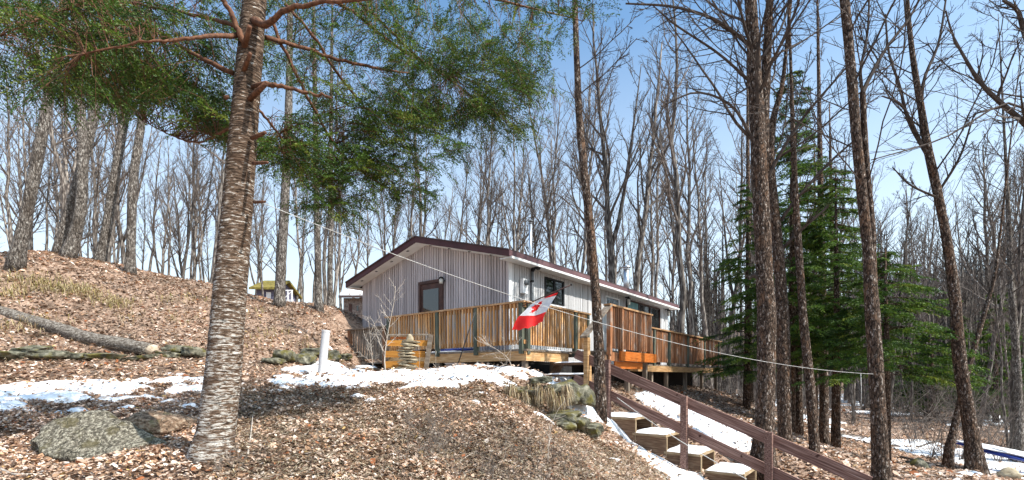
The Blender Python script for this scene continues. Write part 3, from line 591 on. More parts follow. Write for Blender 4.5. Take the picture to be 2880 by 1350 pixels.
OWN = [dict(n=16, t0=0.42, len=3.2, ang=55, up=0.05, wob=0.09, segs=10, sides=5, rr=0.24, rmin=0.011, taper=0.35),
       dict(n=11, t0=0.15, len=0.4, ang=42, up=0.03, wob=0.12, segs=5, sides=3, rr=0.55, rmin=0.007),
       dict(n=6, t0=0.15, len=0.5, ang=40, up=0.03, wob=0.13, segs=3, sides=3, rr=0.6, rmin=0.004)]
def var(**kw): return [dict(OWN[0], **kw)] + OWN[1:]
HILL = var(n=10, t0=0.55, len=2.6)
own_tree('bare_tree', [[(42, 752, 12.4, 52), (75, 600, 12.4, 40), (105, 450, 12.4, 37), (140, 260, 12.4, 34), (170, 100, 12.4, 31), (190, -60, 12.4, 28)]], M['bark_grey'], 'thick leaning grey trunk at the top of the hillside, its foot on bare leaves', HILL, 21, 0)
own_tree('bare_tree', [[(190, 728, 14.0, 46), (225, 600, 14.0, 36), (233, 440, 14.0, 34), (225, 300, 14.0, 32), (215, 150, 14.0, 28), (220, -40, 14, 24)],
                       [(160, 722, 14.3, 40), (190, 610, 14.3, 34), (230, 470, 14.3, 32), (262, 330, 14.3, 30), (285, 180, 14.3, 26), (300, -20, 14.3, 22)]], M['bark_grey'], 'pair of grey trunks crossing as they rise from one foot on the crest', HILL, 22, 0,
         limbs=[[(222, 290, 14, 18), (200, 262, 14, 16), (180, 236, 14, 14), (165, 180, 14, 10)]])
own_tree('bare_tree', [[(278, 740, 15, 36), (300, 640, 15, 31), (322, 500, 15, 29), (350, 340, 15, 26), (370, 200, 15, 24), (385, 20, 15, 20)]], M['bark_grey'], 'leaning grey trunk on the crest between the crossing pair and the straight trunk', HILL, 23, 0)
own_tree('bare_tree', [[(366, 776, 14.5, 32), (370, 640, 14.5, 29), (375, 500, 14.5, 28), (398, 340, 14.5, 25), (412, 200, 14.5, 22), (420, 20, 14.5, 18)]], M['bark_grey'], 'upright grey trunk rooted just below the crest of the hillside', HILL, 24, 0)
own_tree('bare_tree', [[(785, 864, 14.6, 34), (790, 760, 14.6, 29), (798, 620, 14.6, 27), (806, 470, 14.6, 24), (812, 300, 14.6, 22), (815, 100, 14.6, 18)]], M['bark_grey'], 'grey trunk on the hillside in front of the blue-violet house', HILL, 25, 0)
own_tree('bare_tree', [[(897, 874, 14.8, 25), (895, 780, 14.8, 20), (893, 680, 14.8, 19), (890, 560, 14.8, 17), (888, 400, 14.8, 15), (885, 200, 14.8, 12)]], M['bark_grey'], 'slim dark trunk on the hillside above the white pipe', HILL, 26, 0)
own_tree('bare_tree', [[(930, 880, 17.5, 18), (928, 760, 17.5, 16), (932, 620, 17.5, 15), (930, 440, 17.5, 13), (932, 250, 17.5, 10)]], M['bark_grey'], 'slim grey trunk on the hillside next to the stone outbuilding', HILL, 27, 0)
own_tree('bare_tree', [[(1690, 1150, 9.4, 36), (1686, 1050, 9.4, 32), (1682, 930, 9.4, 28), (1672, 780, 9.4, 26), (1660, 640, 9.4, 24), (1645, 500, 9.4, 22), (1630, 340, 9.4, 20), (1622, 160, 9.4, 17), (1616, -20, 9.4, 15)]],
         M['bark_brown'], 'slender brown trunk rising in front of the deck stairs beside the handrail', var(n=9, t0=0.45, len=1.7, rr=.2), 28, 0, flare=1.1)
own_tree('bare_tree', [[(2142, 1340, 9.7, 76), (2150, 1200, 9.7, 58), (2155, 1050, 9.7, 54), (2156, 900, 9.7, 56), (2150, 760, 9.7, 50), (2140, 560, 9.7, 48), (2130, 350, 9.7, 44), (2120, 150, 9.7, 38), (2108, -40, 9.7, 34)],
                       [(2150, 500, 9.75, 34), (2148, 360, 9.75, 32), (2154, 220, 9.75, 28), (2160, 90, 9.75, 24), (2168, -60, 9.75, 20)]],
         M['bark_brown'], 'thick rough brown trunk behind the handrail, forking into two upright stems', var(n=22, t0=0.44, len=4.0), 29, 0,
         limbs=[[(2150, 790, 9.7, 20), (2120, 775, 9.7, 16), (2105, 782, 9.7, 12)], [(2160, 500, 9.7, 16), (2190, 440, 9.6, 13), (2260, 330, 9.4, 10), (2380, 190, 9.2, 7)],
                [(2120, 400, 9.7, 13), (2060, 300, 9.5, 10), (1960, 260, 9.3, 8), (1860, 300, 9.2, 5)], [(2112, 130, 9.7, 16), (2020, 60, 9.4, 12), (1900, 20, 9.2, 9), (1760, 10, 9.0, 6)], [(2110, 230, 9.7, 12), (2020, 150, 9.5, 9), (1900, 70, 9.3, 7), (1830, 10, 9.2, 4)]])
own_tree('bare_tree', [[(2206, 1330, 10.6, 56), (2207, 1200, 10.6, 42), (2204, 1000, 10.6, 40), (2198, 840, 10.6, 36), (2186, 680, 10.6, 32), (2172, 540, 10.6, 28), (2166, 430, 10.6, 26), (2176, 330, 10.6, 20), (2200, 240, 10.6, 14), (2215, 100, 10.6, 9)]],
         M['bark_brown'], 'dark brown trunk close behind the thick forked trunk', var(n=18, t0=0.42, len=3.4), 30, 0, limbs=[[(2196, 620, 10.6, 14), (2240, 560, 10.4, 11), (2330, 460, 10.2, 9), (2420, 380, 10, 6)], [(2200, 700, 10.6, 13), (2250, 650, 10.4, 10), (2330, 580, 10.2, 7)]])
own_tree('bare_tree', [[(2292, 1338, 10.4, 42), (2290, 1250, 10.4, 32), (2278, 1080, 10.4, 29), (2262, 930, 10.4, 26), (2250, 760, 10.4, 23), (2240, 600, 10.4, 20), (2232, 430, 10.4, 16), (2226, 250, 10.4, 10)]], M['bark_brown'], 'slim banded trunk with a mossy foot just past the lower handrail', var(n=10, t0=0.5, len=1.8), 31, 0)
own_tree('bare_tree', [[(2316, 1248, 14.6, 32), (2318, 1120, 14.6, 27), (2316, 960, 14.6, 25), (2312, 760, 14.6, 22), (2308, 540, 14.6, 18), (2304, 300, 14.6, 12)]], M['bark_brown'], 'reddish brown trunk standing under the firs in leaf litter', var(n=10, t0=0.5, len=2.2), 32, 0)
own_tree('bare_tree', [[(2350, 1212, 18.5, 24), (2348, 1080, 18.5, 20), (2345, 900, 18.5, 18), (2340, 650, 18.5, 14)]], M['bark_brown'], 'thin reddish trunk deep under the firs beside a snow patch', var(n=8, t0=0.5, len=2.2), 33, 0)
own_tree('bare_tree', [[(2247, 1180, 14.5, 24), (2246, 1060, 14.5, 20), (2244, 900, 14.5, 18), (2240, 700, 14.5, 14)]], M['bark_brown'], 'thin dark trunk between the two thickest brown trunks', var(n=8, t0=0.5, len=2.2), 34, 0)
own_tree('bare_tree', [[(2110, 1140, 17, 20), (2108, 980, 17, 17), (2106, 800, 17, 16), (2104, 500, 17, 12)]], M['bark_brown'], 'thin dark trunk past the far end of the lower deck', var(n=8, t0=0.5, len=2.2), 35, 0)
own_tree('bare_tree', [[(2482, 1385, 8.3, 60), (2474, 1250, 8.3, 50), (2464, 1050, 8.3, 46), (2452, 860, 8.3, 44), (2440, 700, 8.3, 32), (2424, 540, 8.3, 32), (2408, 380, 8.3, 31), (2394, 200, 8.3, 30), (2380, 50, 8.3, 29), (2370, -60, 8.3, 27)],
                       [(2462, 880, 8.32, 22), (2455, 760, 8.32, 24), (2452, 640, 8.32, 22), (2440, 500, 8.32, 20), (2432, 380, 8.32, 19), (2426, 260, 8.32, 18)]],
         M['bark_brown'], 'tall brown trunk holding the white rope, a second stem fused to its side', var(n=12, t0=0.5, len=3.0), 36, 0,
         limbs=[[(2426, 262, 8.3, 17), (2445, 220, 8.3, 14), (2490, 139, 8.3, 11), (2556, 53, 8.3, 9), (2600, -30, 8.3, 7)], [(2426, 262, 8.3, 12), (2420, 200, 8.3, 10), (2440, 90, 8.3, 8), (2445, -20, 8.3, 6)]])
own_tree('bare_tree', [[(2748, 1338, 10.4, 66), (2735, 1240, 10.4, 48), (2712, 1100, 10.4, 44), (2695, 980, 10.4, 42), (2688, 860, 10.4, 36), (2670, 720, 10.4, 32), (2645, 580, 10.4, 29), (2612, 430, 10.4, 26), (2590, 300, 10.4, 22), (2570, 180, 10.4, 18), (2556, 60, 10.4, 14), (2550, -40, 10.4, 11)]],
         M['bark_brown'], 'leaning brown trunk with a wide flared foot by the blue tarp', var(n=16, t0=0.4, len=2.6), 37, 0,
         limbs=[[(2605, 430, 10.4, 16), (2555, 340, 10.4, 12), (2530, 240, 10.4, 10), (2500, 150, 10.4, 8), (2490, 40, 10.4, 6)], [(2630, 470, 10.4, 12), (2600, 420, 10.4, 10), (2540, 300, 10.3, 8), (2480, 270, 10.2, 5)], [(2590, 300, 10.4, 14), (2600, 220, 10.4, 11), (2640, 120, 10.4, 9), (2660, 0, 10.4, 6)],
                [(2645, 560, 10.4, 9), (2560, 520, 10.2, 7), (2510, 470, 10, 4)], [(2640, 540, 10.4, 10), (2700, 440, 10.2, 8), (2740, 320, 10, 5)]])
own_tree('bare_tree', [[(2664, 1282, 13, 30), (2690, 1180, 13, 24), (2712, 1080, 13, 21), (2745, 960, 13, 18), (2775, 860, 13, 15), (2800, 760, 13, 11), (2815, 640, 13, 8)]], M['bark_brown'], 'thin bent trunk leaning away behind the flared brown trunk', var(n=12, t0=0.4, len=2.0), 38, 0)
own_tree('bare_tree', [[(2866, 1290, 15, 32), (2866, 1180, 15, 27), (2858, 1000, 15, 25), (2845, 820, 15, 22), (2838, 640, 15, 16), (2830, 480, 15, 10)]], M['bark_grey'], 'pale trunk at the far end of the blue tarp', var(n=14, t0=0.35, len=2.6), 39, 0)
own_tree('bare_tree', [[(2990, 1340, 9.2, 60), (2985, 1000, 9.2, 48), (2975, 700, 9.2, 42), (2950, 430, 9.2, 36), (2935, 200, 9.2, 28), (2920, 0, 9.2, 22)]], M['bark_brown'], 'tree at the edge of the clearing sending a heavy crooked limb over the path', var(n=10, t0=0.5, len=3.0), 40, 0,
         limbs=[[(2955, 420, 9.2, 30), (2880, 345, 9.1, 22), (2790, 268, 9.0, 17), (2745, 215, 9.0, 14), (2715, 165, 9.0, 11), (2680, 100, 9.0, 8), (2660, 30, 9.0, 5)], [(2940, 260, 9.2, 24), (2880, 90, 9.1, 17), (2862, 30, 9.0, 14), (2820, 0, 9, 10)],
                [(2950, 440, 9.2, 14), (2850, 290, 9.0, 8), (2650, 390, 8.8, 6), (2450, 450, 8.6, 4)]])

# ---- evergreen foliage: small needle-bearing twiglets
def sprays(C, D, Nn, L, rng, qn=9, per=7, ql=0.03, qw=0.009, droop=0.25):
    """flat fern-like sprays: centres C (n,3), directions D, plane normals Nn, lengths L -> quads V,F,spray index"""
    n = len(C); S = np.cross(D, Nn); S /= np.linalg.norm(S, axis=1)[:, None] + 1e-9
    t = (np.arange(qn) + 0.5) / qn; out = []
    for side in (-1, 1):
        tt = t[None, :, None] + rng.normal(0, .02, (n, qn, 1))
        tl = (0.42 * L)[:, None, None] * (1.0 - 0.75 * t[None, :, None]) * rng.uniform(.6, 1.2, (n, qn, 1))
        b = C[:, None] + D[:, None] * (L[:, None, None] * tt) - Nn[:, None] * 0
        dd = S[:, None] * side * 0.8 + D[:, None] * 0.62 + rng.normal(0, .22, (n, qn, 3)); dd /= np.linalg.norm(dd, axis=2)[..., None]
        u = (np.arange(per) + 0.6) / per
        q = b[:, :, None] + dd[:, :, None] * (tl * u[None, None, :])[..., None]
        q = q - np.array([0, 0, 1.0]) * (droop * L[:, None, None] * (tt[..., 0][..., None] ** 2 + 0.4 * u[None, None] ** 2))[..., None]
        qd = dd[:, :, None] * 0.75 + rng.normal(0, .5, q.shape); qd /= np.linalg.norm(qd, axis=3)[..., None]
        out.append((q.reshape(-1, 3), qd.reshape(-1, 3), np.repeat(np.arange(n), qn * per)))
    q = np.concatenate([o[0] for o in out]); qd = np.concatenate([o[1] for o in out]); idx = np.concatenate([o[2] for o in out])
    w = np.cross(qd, rng.standard_normal(q.shape)); w /= np.linalg.norm(w, axis=1)[:, None] + 1e-9
    l = ql * rng.uniform(.6, 1.3, (len(q), 1)); ww = qw * rng.uniform(.7, 1.2, (len(q), 1))
    V = np.stack([q - qd * l * .5, q + w * ww * .5, q + qd * l * .5, q - w * ww * .5], 1).reshape(-1, 3)
    return V, np.arange(len(q) * 4).reshape(-1, 4), idx
GREEN = np.array([(0.036, 0.078, 0.010), (0.062, 0.118, 0.013), (0.095, 0.155, 0.016), (0.022, 0.048, 0.008), (0.14, 0.175, 0.02)])
def foliage(name, C, D, Nn, L, rng, parent, gain=1.0, **kw):
    V, Fq, idx = sprays(C, D, Nn, L, rng, **kw); me = mesh_np(name, V - ORG[parent.name], [Fq], M['needle'])
    sc_ = GREEN[rng.choice(len(GREEN), len(C), p=[.3, .32, .18, .14, .06])]
    if len(me.polygons) == len(Fq): setcol(me, sc_[idx] * gain * rng.uniform(.7, 1.35, (len(idx), 1)))
    return link(name, me, parent)

# the big evergreen with peeling bark
def big_evergreen():
    rg = np.random.default_rng(77); Y0 = 4.6
    st = [(598, 1278, 122), (612, 1180, 112), (628, 1050, 106), (640, 900, 100), (652, 760, 96), (666, 600, 90), (680, 430, 84), (694, 260, 78), (706, 120, 73), (716, 0, 68), (722, -90, 64)]
    rows = spline([np.r_[at(x, y, Y0), w * Y0 / F / 2 / math.hypot(1, (x - CX) / F)] for x, y, w in st], 60); pts = rows[:, :3]; rad = rows[:, 3].copy(); bz = g1(pts[0, 0], pts[0, 1])
    t = thing('evergreen_tree', (pts[0, 0], pts[0, 1], bz), 'big evergreen with banded peeling bark, reddish branches and overhanging needle sprays', 'tree')
    pts[0, 2] = bz - .12; rad[0] *= 1.35; rad[1] *= 1.16; rad[2] *= 1.06
    ext = [pts[-1] + np.array([.02, .02, 1.0]) * k for k in (0.8, 1.8, 3.0, 4.2)]
    tm = MB(); tube(tm, np.vstack([pts, ext]), np.r_[rad, .09, .075, .055, .03], 26, lump=0.012, rng=rg); link('trunk', tm.mesh('trunk', M['bark_birch'], True, ORG[t.name]), t)
    B = [  # limbs: (x, y, distance, px thickness)
        [(712, 60, 4.55, 30), (752, 70, 4.4, 22), (800, 30, 4.3, 18), (900, 8, 4.2, 14), (1060, -5, 4.2, 10), (1250, -30, 4.3, 6)],
        [(690, 130, 4.5, 22), (640, 20, 4.4, 17), (600, -60, 4.3, 13)],
        [(668, 76, 4.7, 16), (560, 45, 4.9, 12), (420, 18, 5.2, 9), (250, -15, 5.6, 6)],
        [(668, 98, 4.5, 18), (560, 105, 4.2, 13), (480, 115, 4.1, 11), (400, 118, 4.0, 8), (240, 150, 3.9, 5)],
        [(654, 205, 4.6, 19), (560, 160, 4.7, 15), (470, 105, 4.8, 13), (390, 50, 5.0, 11), (320, -10, 5.2, 9)],
        [(748, 105, 4.7, 16), (840, 130, 5.0, 13), (960, 170, 5.4, 11), (1060, 192, 5.7, 9), (1150, 205, 6.0, 5)],
        [(745, 235, 4.6, 18), (800, 245, 4.6, 14), (870, 262, 4.7, 11), (932, 276, 4.7, 8)],
        [(760, 50, 4.8, 12), (800, 140, 4.9, 12), (850, 240, 5.1, 11), (900, 340, 5.3, 10), (960, 430, 5.6, 8), (1040, 500, 6.0, 7), (1130, 545, 6.3, 4)],
        [(800, 10, 5.2, 10), (880, 100, 5.4, 10), (960, 220, 5.7, 9), (1040, 320, 6.0, 6), (1100, 400, 6.2, 4)],
        [(900, -20, 5.6, 12), (1000, 40, 5.8, 11), (1100, 120, 6.0, 10), (1200, 180, 6.2, 8), (1300, 250, 6.5, 6), (1400, 330, 6.8, 3)],
        [(960, -40, 5.4, 9), (1080, 70, 5.6, 9), (1180, 165, 5.8, 7), (1260, 210, 6.0, 4)],
        [(720, 250, 4.6, 12), (712, 300, 4.6, 10), (706, 345, 4.6, 8)],
        [(960, 440, 5.6, 7), (965, 510, 5.6, 5), (950, 560, 5.6, 4), (930, 585, 5.6, 2)],
        [(720, -60, 4.7, 14), (900, -80, 5.0, 12), (1200, -40, 5.4, 10), (1450, 10, 5.8, 7), (1640, 60, 6.0, 3)],
        [(700, -50, 4.5, 14), (500, -60, 4.3, 12), (300, -20, 4.2, 9), (100, 60, 4.2, 6), (-60, 120, 4.2, 4)],
        [(650, 360, 4.7, 10), (560, 400, 5.0, 7), (480, 380, 5.3, 5), (400, 340, 5.6, 3)],
        [(722, 300, 4.8, 10), (770, 360, 5.0, 8), (800, 400, 5.1, 5), (810, 440, 5.2, 3)]]
    bp = []
    for b in B:
        rws = spline([np.r_[at(x, y, Yb), w * Yb / F / 2] for x, y, Yb, w in b], 22); rws[:, 3] *= .8
        rws[1:-1, :3] += rg.normal(0, .005, (20, 3))
        mb = MB(); tube(mb, rws[:, :3], np.maximum(rws[:, 3], .004), 8, cap=True); link('branch', mb.mesh('branch', M['branch_red'], True, ORG[t.name]), t); bp.append(rws[3:, :3]) if b[0][:2] not in ((745, 235), (690, 130)) else None
    for (x, y, dx, dy, w, l) in [(700, 135, 3, -62, 15, 70), (698, 200, 6, -50, 13, 60), (716, 275, 32, -40, 16, 60), (722, 385, 24, -12, 12, 25), (726, 455, 26, 2, 10, 22), (728, 565, 18, 2, 8, 20), (648, 270, -8, 3, 12, 14), (725, 240, 24, -8, 12, 20)]:
        p = at(x - 14, y + 4, 4.52); q = at(x + dx, y + dy, 4.36); mb = MB(); tube(mb, [p, (p + q) / 2, q], [w * 4.5 / F / 2] * 2 + [w * 4.5 / F / 2.6], 7); link('branch_stub', mb.mesh('stub', M['branch_red'], True, ORG[t.name]), t)
    bp = np.concatenate(bp)
    # foliage masses: (polygon in the picture, distances, number of sprays)
    RG = [([(-80, -60), (330, -60), (420, 60), (300, 170), (250, 260), (130, 235), (-80, 200)], 3.8, 5.4, 600),
          ([(230, -60), (560, -60), (620, 40), (560, 130), (470, 220), (380, 300), (300, 290), (230, 220)], 4.2, 5.8, 460),
          ([(330, 180), (470, 180), (560, 230), (640, 330), (650, 380), (590, 385), (520, 350), (430, 300)], 4.6, 5.8, 310),
          ([(440, 330), (560, 330), (655, 330), (655, 400), (600, 400), (480, 350)], 4.8, 5.8, 90),
          ([(560, -60), (680, -60), (670, 150), (645, 330), (560, 280), (500, 160)], 4.8, 6.0, 120),
          ([(740, -60), (1000, -60), (1050, 100), (1000, 230), (880, 260), (770, 250), (740, 120)], 4.8, 6.4, 210),
          ([(980, -60), (1400, -60), (1560, 20), (1540, 140), (1440, 200), (1300, 200), (1130, 170), (1000, 110)], 5.0, 6.8, 520),
          ([(1060, 120), (1300, 150), (1480, 200), (1490, 260), (1430, 320), (1340, 300), (1200, 300), (1080, 240)], 5.4, 6.8, 420),
          ([(1180, 270), (1330, 260), (1500, 310), (1480, 370), (1420, 390), (1330, 345), (1220, 345)], 5.8, 6.8, 240),
          ([(900, 250), (1100, 220), (1210, 300), (1170, 360), (1060, 380), (930, 340)], 5.0, 6.3, 200),
          ([(960, 330), (1170, 330), (1270, 390), (1310, 425), (1230, 440), (1160, 480), (1040, 500), (950, 430)], 5.2, 6.3, 300),
          ([(735, 330), (850, 320), (885, 380), (880, 450), (820, 470), (760, 450), (735, 400)], 4.8, 5.6, 230),
          ([(880, 430), (1010, 420), (1040, 480), (1000, 530), (900, 520)], 5.2, 6.0, 130),
          ([(1020, 480), (1140, 490), (1210, 540), (1180, 570), (1080, 560)], 5.8, 6.4, 90),
          ([(850, 560), (930, 545), (1000, 540), (1010, 570), (960, 608), (890, 590)], 5.3, 5.9, 85),
          ([(870, 450), (930, 470), (950, 540), (890, 530)], 5.2, 5.8, 40),
          ([(1540, -40), (1700, -40), (1680, 60), (1600, 110), (1540, 60)], 5.4, 6.2, 50), ([(1360, 200), (1560, 160), (1590, 220), (1480, 260), (1400, 260)], 5.8, 6.8, 45)]
    C = []
    for poly, y0, y1, n in RG:
        n = int(n * 0.88); pl = np.array(poly, float); lo = pl.min(0); hi = pl.max(0); got = []
        while len(got) < n:
            q = lo + (hi - lo) * rg.random(2)
            if not inpoly(np.array([q[0]]), np.array([q[1]]), pl)[0]: continue
            if vnoise(q[0] / 38.0, q[1] / 24.0) < 0.43 and rg.random() < 0.93: continue
            got.append(at(q[0], q[1], rg.uniform(y0, y1)))
        C += got
    C = np.array(C); d = np.linalg.norm(C[:, None] - bp[None], axis=2); k = d.argmin(1); near = bp[k]; out = C - near
    out[:, 2] *= 0.5; out /= np.linalg.norm(out, axis=1)[:, None] + 1e-6
    D = out + rg.normal(0, .35, out.shape) + np.array([0, 0, -.15]); D /= np.linalg.norm(D, axis=1)[:, None]
    Nn = np.array([0, 0, 1.0]) + rg.normal(0, .38, C.shape); Nn -= D * (Nn * D).sum(1)[:, None]; Nn /= np.linalg.norm(Nn, axis=1)[:, None]
    L = rg.uniform(.22, .42, len(C)); tw = MB()
    for i in range(len(C)):
        a = C[i] - D[i] * 0.02; b = C[i] + D[i] * L[i] * .9 - np.array([0, 0, .2 * L[i]])
        tube(tw, [a, b], [.0025, .0012], 3, cap=False)
        if d[i, k[i]] < .65 and rg.random() < .6:
            mid = (near[i] + a) / 2 + np.array([0, 0, .05]) + rg.normal(0, .03, 3); tube(tw, [near[i], mid, a], [.0036, .0028, .002], 3, cap=False)
    link('twigs', tw.mesh('twigs', M['branch_red'], False, ORG[t.name]), t)
    tag(foliage('foliage', C, D, Nn, L, rg, t, qn=9, per=5, ql=0.027, qw=0.0098, droop=.16), kind='stuff')
big_evergreen()

# firs
def fir(X, Y, top, hw, seed, label, zlow=0.5, nb=120, ql=0.05, qw=0.016, trunk_r=0.12):
    rg = np.random.default_rng(seed); z0 = g1(X, Y); h = top - z0; t = thing('fir_tree', (X, Y, z0), label, 'fir tree', 'firs beside the deck')
    tm = MB(); tube(tm, [(X, Y, z0 - .1), (X + .03, Y, z0 + h * .5), (X, Y, top)], [trunk_r, trunk_r * .6, .012], 9); link('trunk', tm.mesh('trunk', M['bark_brown'], True, ORG[t.name]), t)
    C, D, L = [], [], []; bm_ = MB()
    for i in range(nb):
        f = (i + rg.random()) / nb; z = zlow + (h - zlow) * f ** 1.05; a = rg.uniform(0, 6.283); bl = hw * (1 - f) ** .75 * rg.uniform(.65, 1.15) + .12
        dirh = np.array([math.cos(a), math.sin(a), 0]); p = np.array([X, Y, z0 + z]); m = 6; pts = [p]
        for q in range(m):
            s = (q + 1) / m; pts.append(p + dirh * bl * s + np.array([0, 0, bl * (0.12 * s - 0.36 * s ** 2 + .10 * s ** 4)]))
        pts = np.array(pts); tube(bm_, pts, np.linspace(.016, .004, m + 1), 4, cap=False)
        for q in range(max(6, int(bl * 17))):
            s = rg.uniform(.18, 1.0); k = min(int(s * m), m - 1); b = pts[k] + (pts[k + 1] - pts[k]) * (s * m - k)
            sd_ = rg.choice([-1, 1]) * np.array([-dirh[1], dirh[0], 0]); dd = dirh * rg.uniform(.5, 1) + sd_ * rg.uniform(.1, 1.0) + np.array([0, 0, rg.uniform(-.35, .1)])
            C.append(b); D.append(dd / np.linalg.norm(dd)); L.append(rg.uniform(.25, .5) * (0.5 + .5 * min(1, bl)))
    C = np.array(C); D = np.array(D); L = np.array(L); Nn = np.array([0, 0, 1.0]) + rg.normal(0, .25, C.shape); Nn -= D * (Nn * D).sum(1)[:, None]; Nn /= np.linalg.norm(Nn, axis=1)[:, None]
    link('branches', bm_.mesh('branches', M['bark_brown'], False, ORG[t.name]), t)
    tag(foliage('foliage', C, D, Nn, L, rg, t, gain=1.2, qn=6, per=5, ql=ql * 1.1, qw=qw * 1.25, droop=.2), kind='stuff')
def firpx(x, ytop, Y, hwpx, seed, label, **kw): fir((x - CX) / F * Y, Y, (HZ - ytop) / F * Y, hwpx * Y / F, seed, label, **kw)
firpx(2225, 205, 14.0, 160, 301, 'tallest fir, its dark trunk hidden behind the thick forked brown trunk', zlow=2.2, nb=150)
firpx(2100, 520, 15.5, 105, 302, 'slim fir beside the far end of the deck railing', zlow=1.1, nb=80)
firpx(2350, 470, 13.0, 125, 303, 'middle fir behind the tall trunk that holds the rope', zlow=2.4, nb=95)
firpx(2490, 700, 11.8, 195, 304, 'bushy bright green fir with wide drooping low boughs behind the rope trunk', zlow=2.1, nb=70)
firpx(2290, 380, 16.5, 135, 305, 'dark fir standing farthest back in the fir clump', zlow=2.4, nb=100)
firpx(2870, 960, 24, 110, 306, 'small dark fir deep in the woods past the blue tarp', zlow=.5, nb=60, ql=.09, qw=.03)
firpx(2560, 900, 30, 110, 307, 'small distant fir in the grey woods beyond the leaning trunk', zlow=.5, nb=60, ql=.1, qw=.035)

for k, (x, yt, Y, hw) in enumerate([(2800, 820, 22, 90), (2700, 880, 27, 80), (2620, 930, 25, 70), (2860, 760, 30, 110), (2760, 900, 33, 90)]):
    firpx(x, yt, Y, hw, 320 + k, ('dark fir in the low woods between the leaning trunk and the pale trunk', 'dark fir in the low woods just behind the leaning trunk', 'little fir in the low woods beside the thin bent trunk', 'tall dark fir deep in the woods past the pale trunk', 'dim fir farthest back in the low woods')[k], zlow=.6, nb=55, ql=.085, qw=.028)
# far wooded slope that reads as one mass
def far_wood():
    rg = np.random.default_rng(9); mb = MB()
    for k in range(1100):
        Y = rg.uniform(34, 130); r = rg.uniform(0.27, 1.2)
        if r < .5 and rg.random() < .5: continue
        X = r * Y; h = rg.uniform(9, 15); b = np.array([X, Y, g1(X, Y) - 0.1]); ln = rg.normal(0, .04, 2)
        pts = [b, b + [ln[0] * h * .5, ln[1] * h * .5, h * .5], b + [ln[0] * h, ln[1] * h, h]]
        tube(mb, pts, [.16, .11, .02], 5, cap=False)
        for q in range(12):
            s = rg.uniform(.3, .98); p = b + np.array([ln[0], ln[1], 1]) * h * s; a = rg.uniform(0, 6.28); l = rg.uniform(1.2, 3.4) * (1.15 - s * .7)
            e = p + np.array([math.cos(a) * l * .6, math.sin(a) * l * .6, l * .8]); tube(mb, [p, e], [.035, .012], 3, cap=False)
            for w in range(2):
                pp = p + (e - p) * rg.uniform(.3, .9); tube(mb, [pp, pp + np.array([rg.normal(0, .5), rg.normal(0, .5), rg.uniform(.4, 1.1)])], [.018, .008], 3, cap=False)
    tag(link('far_wood', mb.mesh('far_wood', M['bark_far'])), 'grey leafless wood closing off the valley', kind='stuff')
far_wood()
def brush(name, region, n, h, label, seed):
    rg = np.random.default_rng(seed); mb = MB()
    for k in range(n):
        Y = rg.uniform(region[2], region[3]); X = rg.uniform(region[0], region[1]) * Y; b = np.array([X, Y, g1(X, Y)])
        for q in range(rg.integers(3, 7)):
            d = np.array([rg.normal(0, .5), rg.normal(0, .5), 1.0]); l = h * rg.uniform(.4, 1.1); p = b + d * l * .5; e = p + (d + rg.normal(0, .35, 3)) * l * .5
            k_ = min(1, h); tube(mb, [b, p, e], [.009 * k_, .006 * k_, .003 * k_], 3, cap=False)
            for w in range(4):
                s = p + (e - p) * rg.uniform(-.6, .9); tube(mb, [s, s + rg.normal(0, .3, 3) * l * .6 + [0, 0, .12 * k_]], [.004 * k_, .002 * k_], 3, cap=False)
    tag(link(name, mb.mesh(name, M['brush'])), label, kind='stuff')
brush('brush', (0.78, 1.08, 14.5, 34), 150, 2.6, 'tangle of bare pale brush in the low woods behind the leaning trunk', 61)
brush('dead_stems', (-0.22, 0.16, 4.5, 6.3), 70, .30, 'tangle of thin dead stems over the leaves at the foot of the bank', 64)
brush('dead_stems', (-0.62, -0.5, 4.2, 4.7), 14, .22, 'thin dead stems round the evergreen trunk foot', 65)
brush('brush', (0.3, 0.8, 17, 36), 150, 1.6, 'sparse bare brush between the trunks beyond the firs', 62)

# ------------------------------------------------------------------ the cabin
U0, U1, V0, V1 = 9.79, 20.8, 7.75, 13.94        # walls
VR = (V0 + V1) / 2; SL = 0.268                   # ridge line, roof slope
DZ = 0.587                                       # deck level
WB = 0.42                                        # bottom of the siding
def roof_under(v): return 3.86 - SL * abs(v - VR) + 0.0
house = uvthing('cabin', U0, V0, WB, 'low wooden cabin with vertical grey siding and burgundy roof edges above the deck', 'cabin')
# core walls behind the siding
prism('wall', [(V0 + .03, -0.9), (V1 - .03, -0.9), (V1 - .03, roof_under(V1)), (VR, roof_under(VR)), (V0 + .03, roof_under(V0))], U0 + .03, U1 - .03, 0, M['sheath'], house)
def px_gable(x, y): v, Y = v_on_u(x, U0); return v, (HZ - y) / F * Y
def px_side(x, y): u, Y = u_on_v(x, V0); return u, (HZ - y) / F * Y
D0, D1 = 10.15, 11.05; DT = 2.70                 # gable door
bw = 0.0985; n = int(round((V1 - V0) / bw)); bw = (V1 - V0) / n
for i in range(n):
    a = V0 + i * bw + 0.013; b = V0 + (i + 1) * bw - 0.013; th = rnd.uniform(0, .010)
    lo = DT + .03 if (b > D0 - .02 and a < D1 + .02) else WB + rnd.uniform(-.02, .02)
    prism('siding_board', [(a, lo), (b, lo), (b, roof_under(b) - .012), (a, roof_under(a) - .012)] if not (a < VR < b) else [(a, lo), (b, lo), (b, roof_under(b) - .012), (VR, roof_under(VR) - .012), (a, roof_under(a) - .012)],
          U0 - .012 - th, U0 + .020, 0, M['siding'], house)
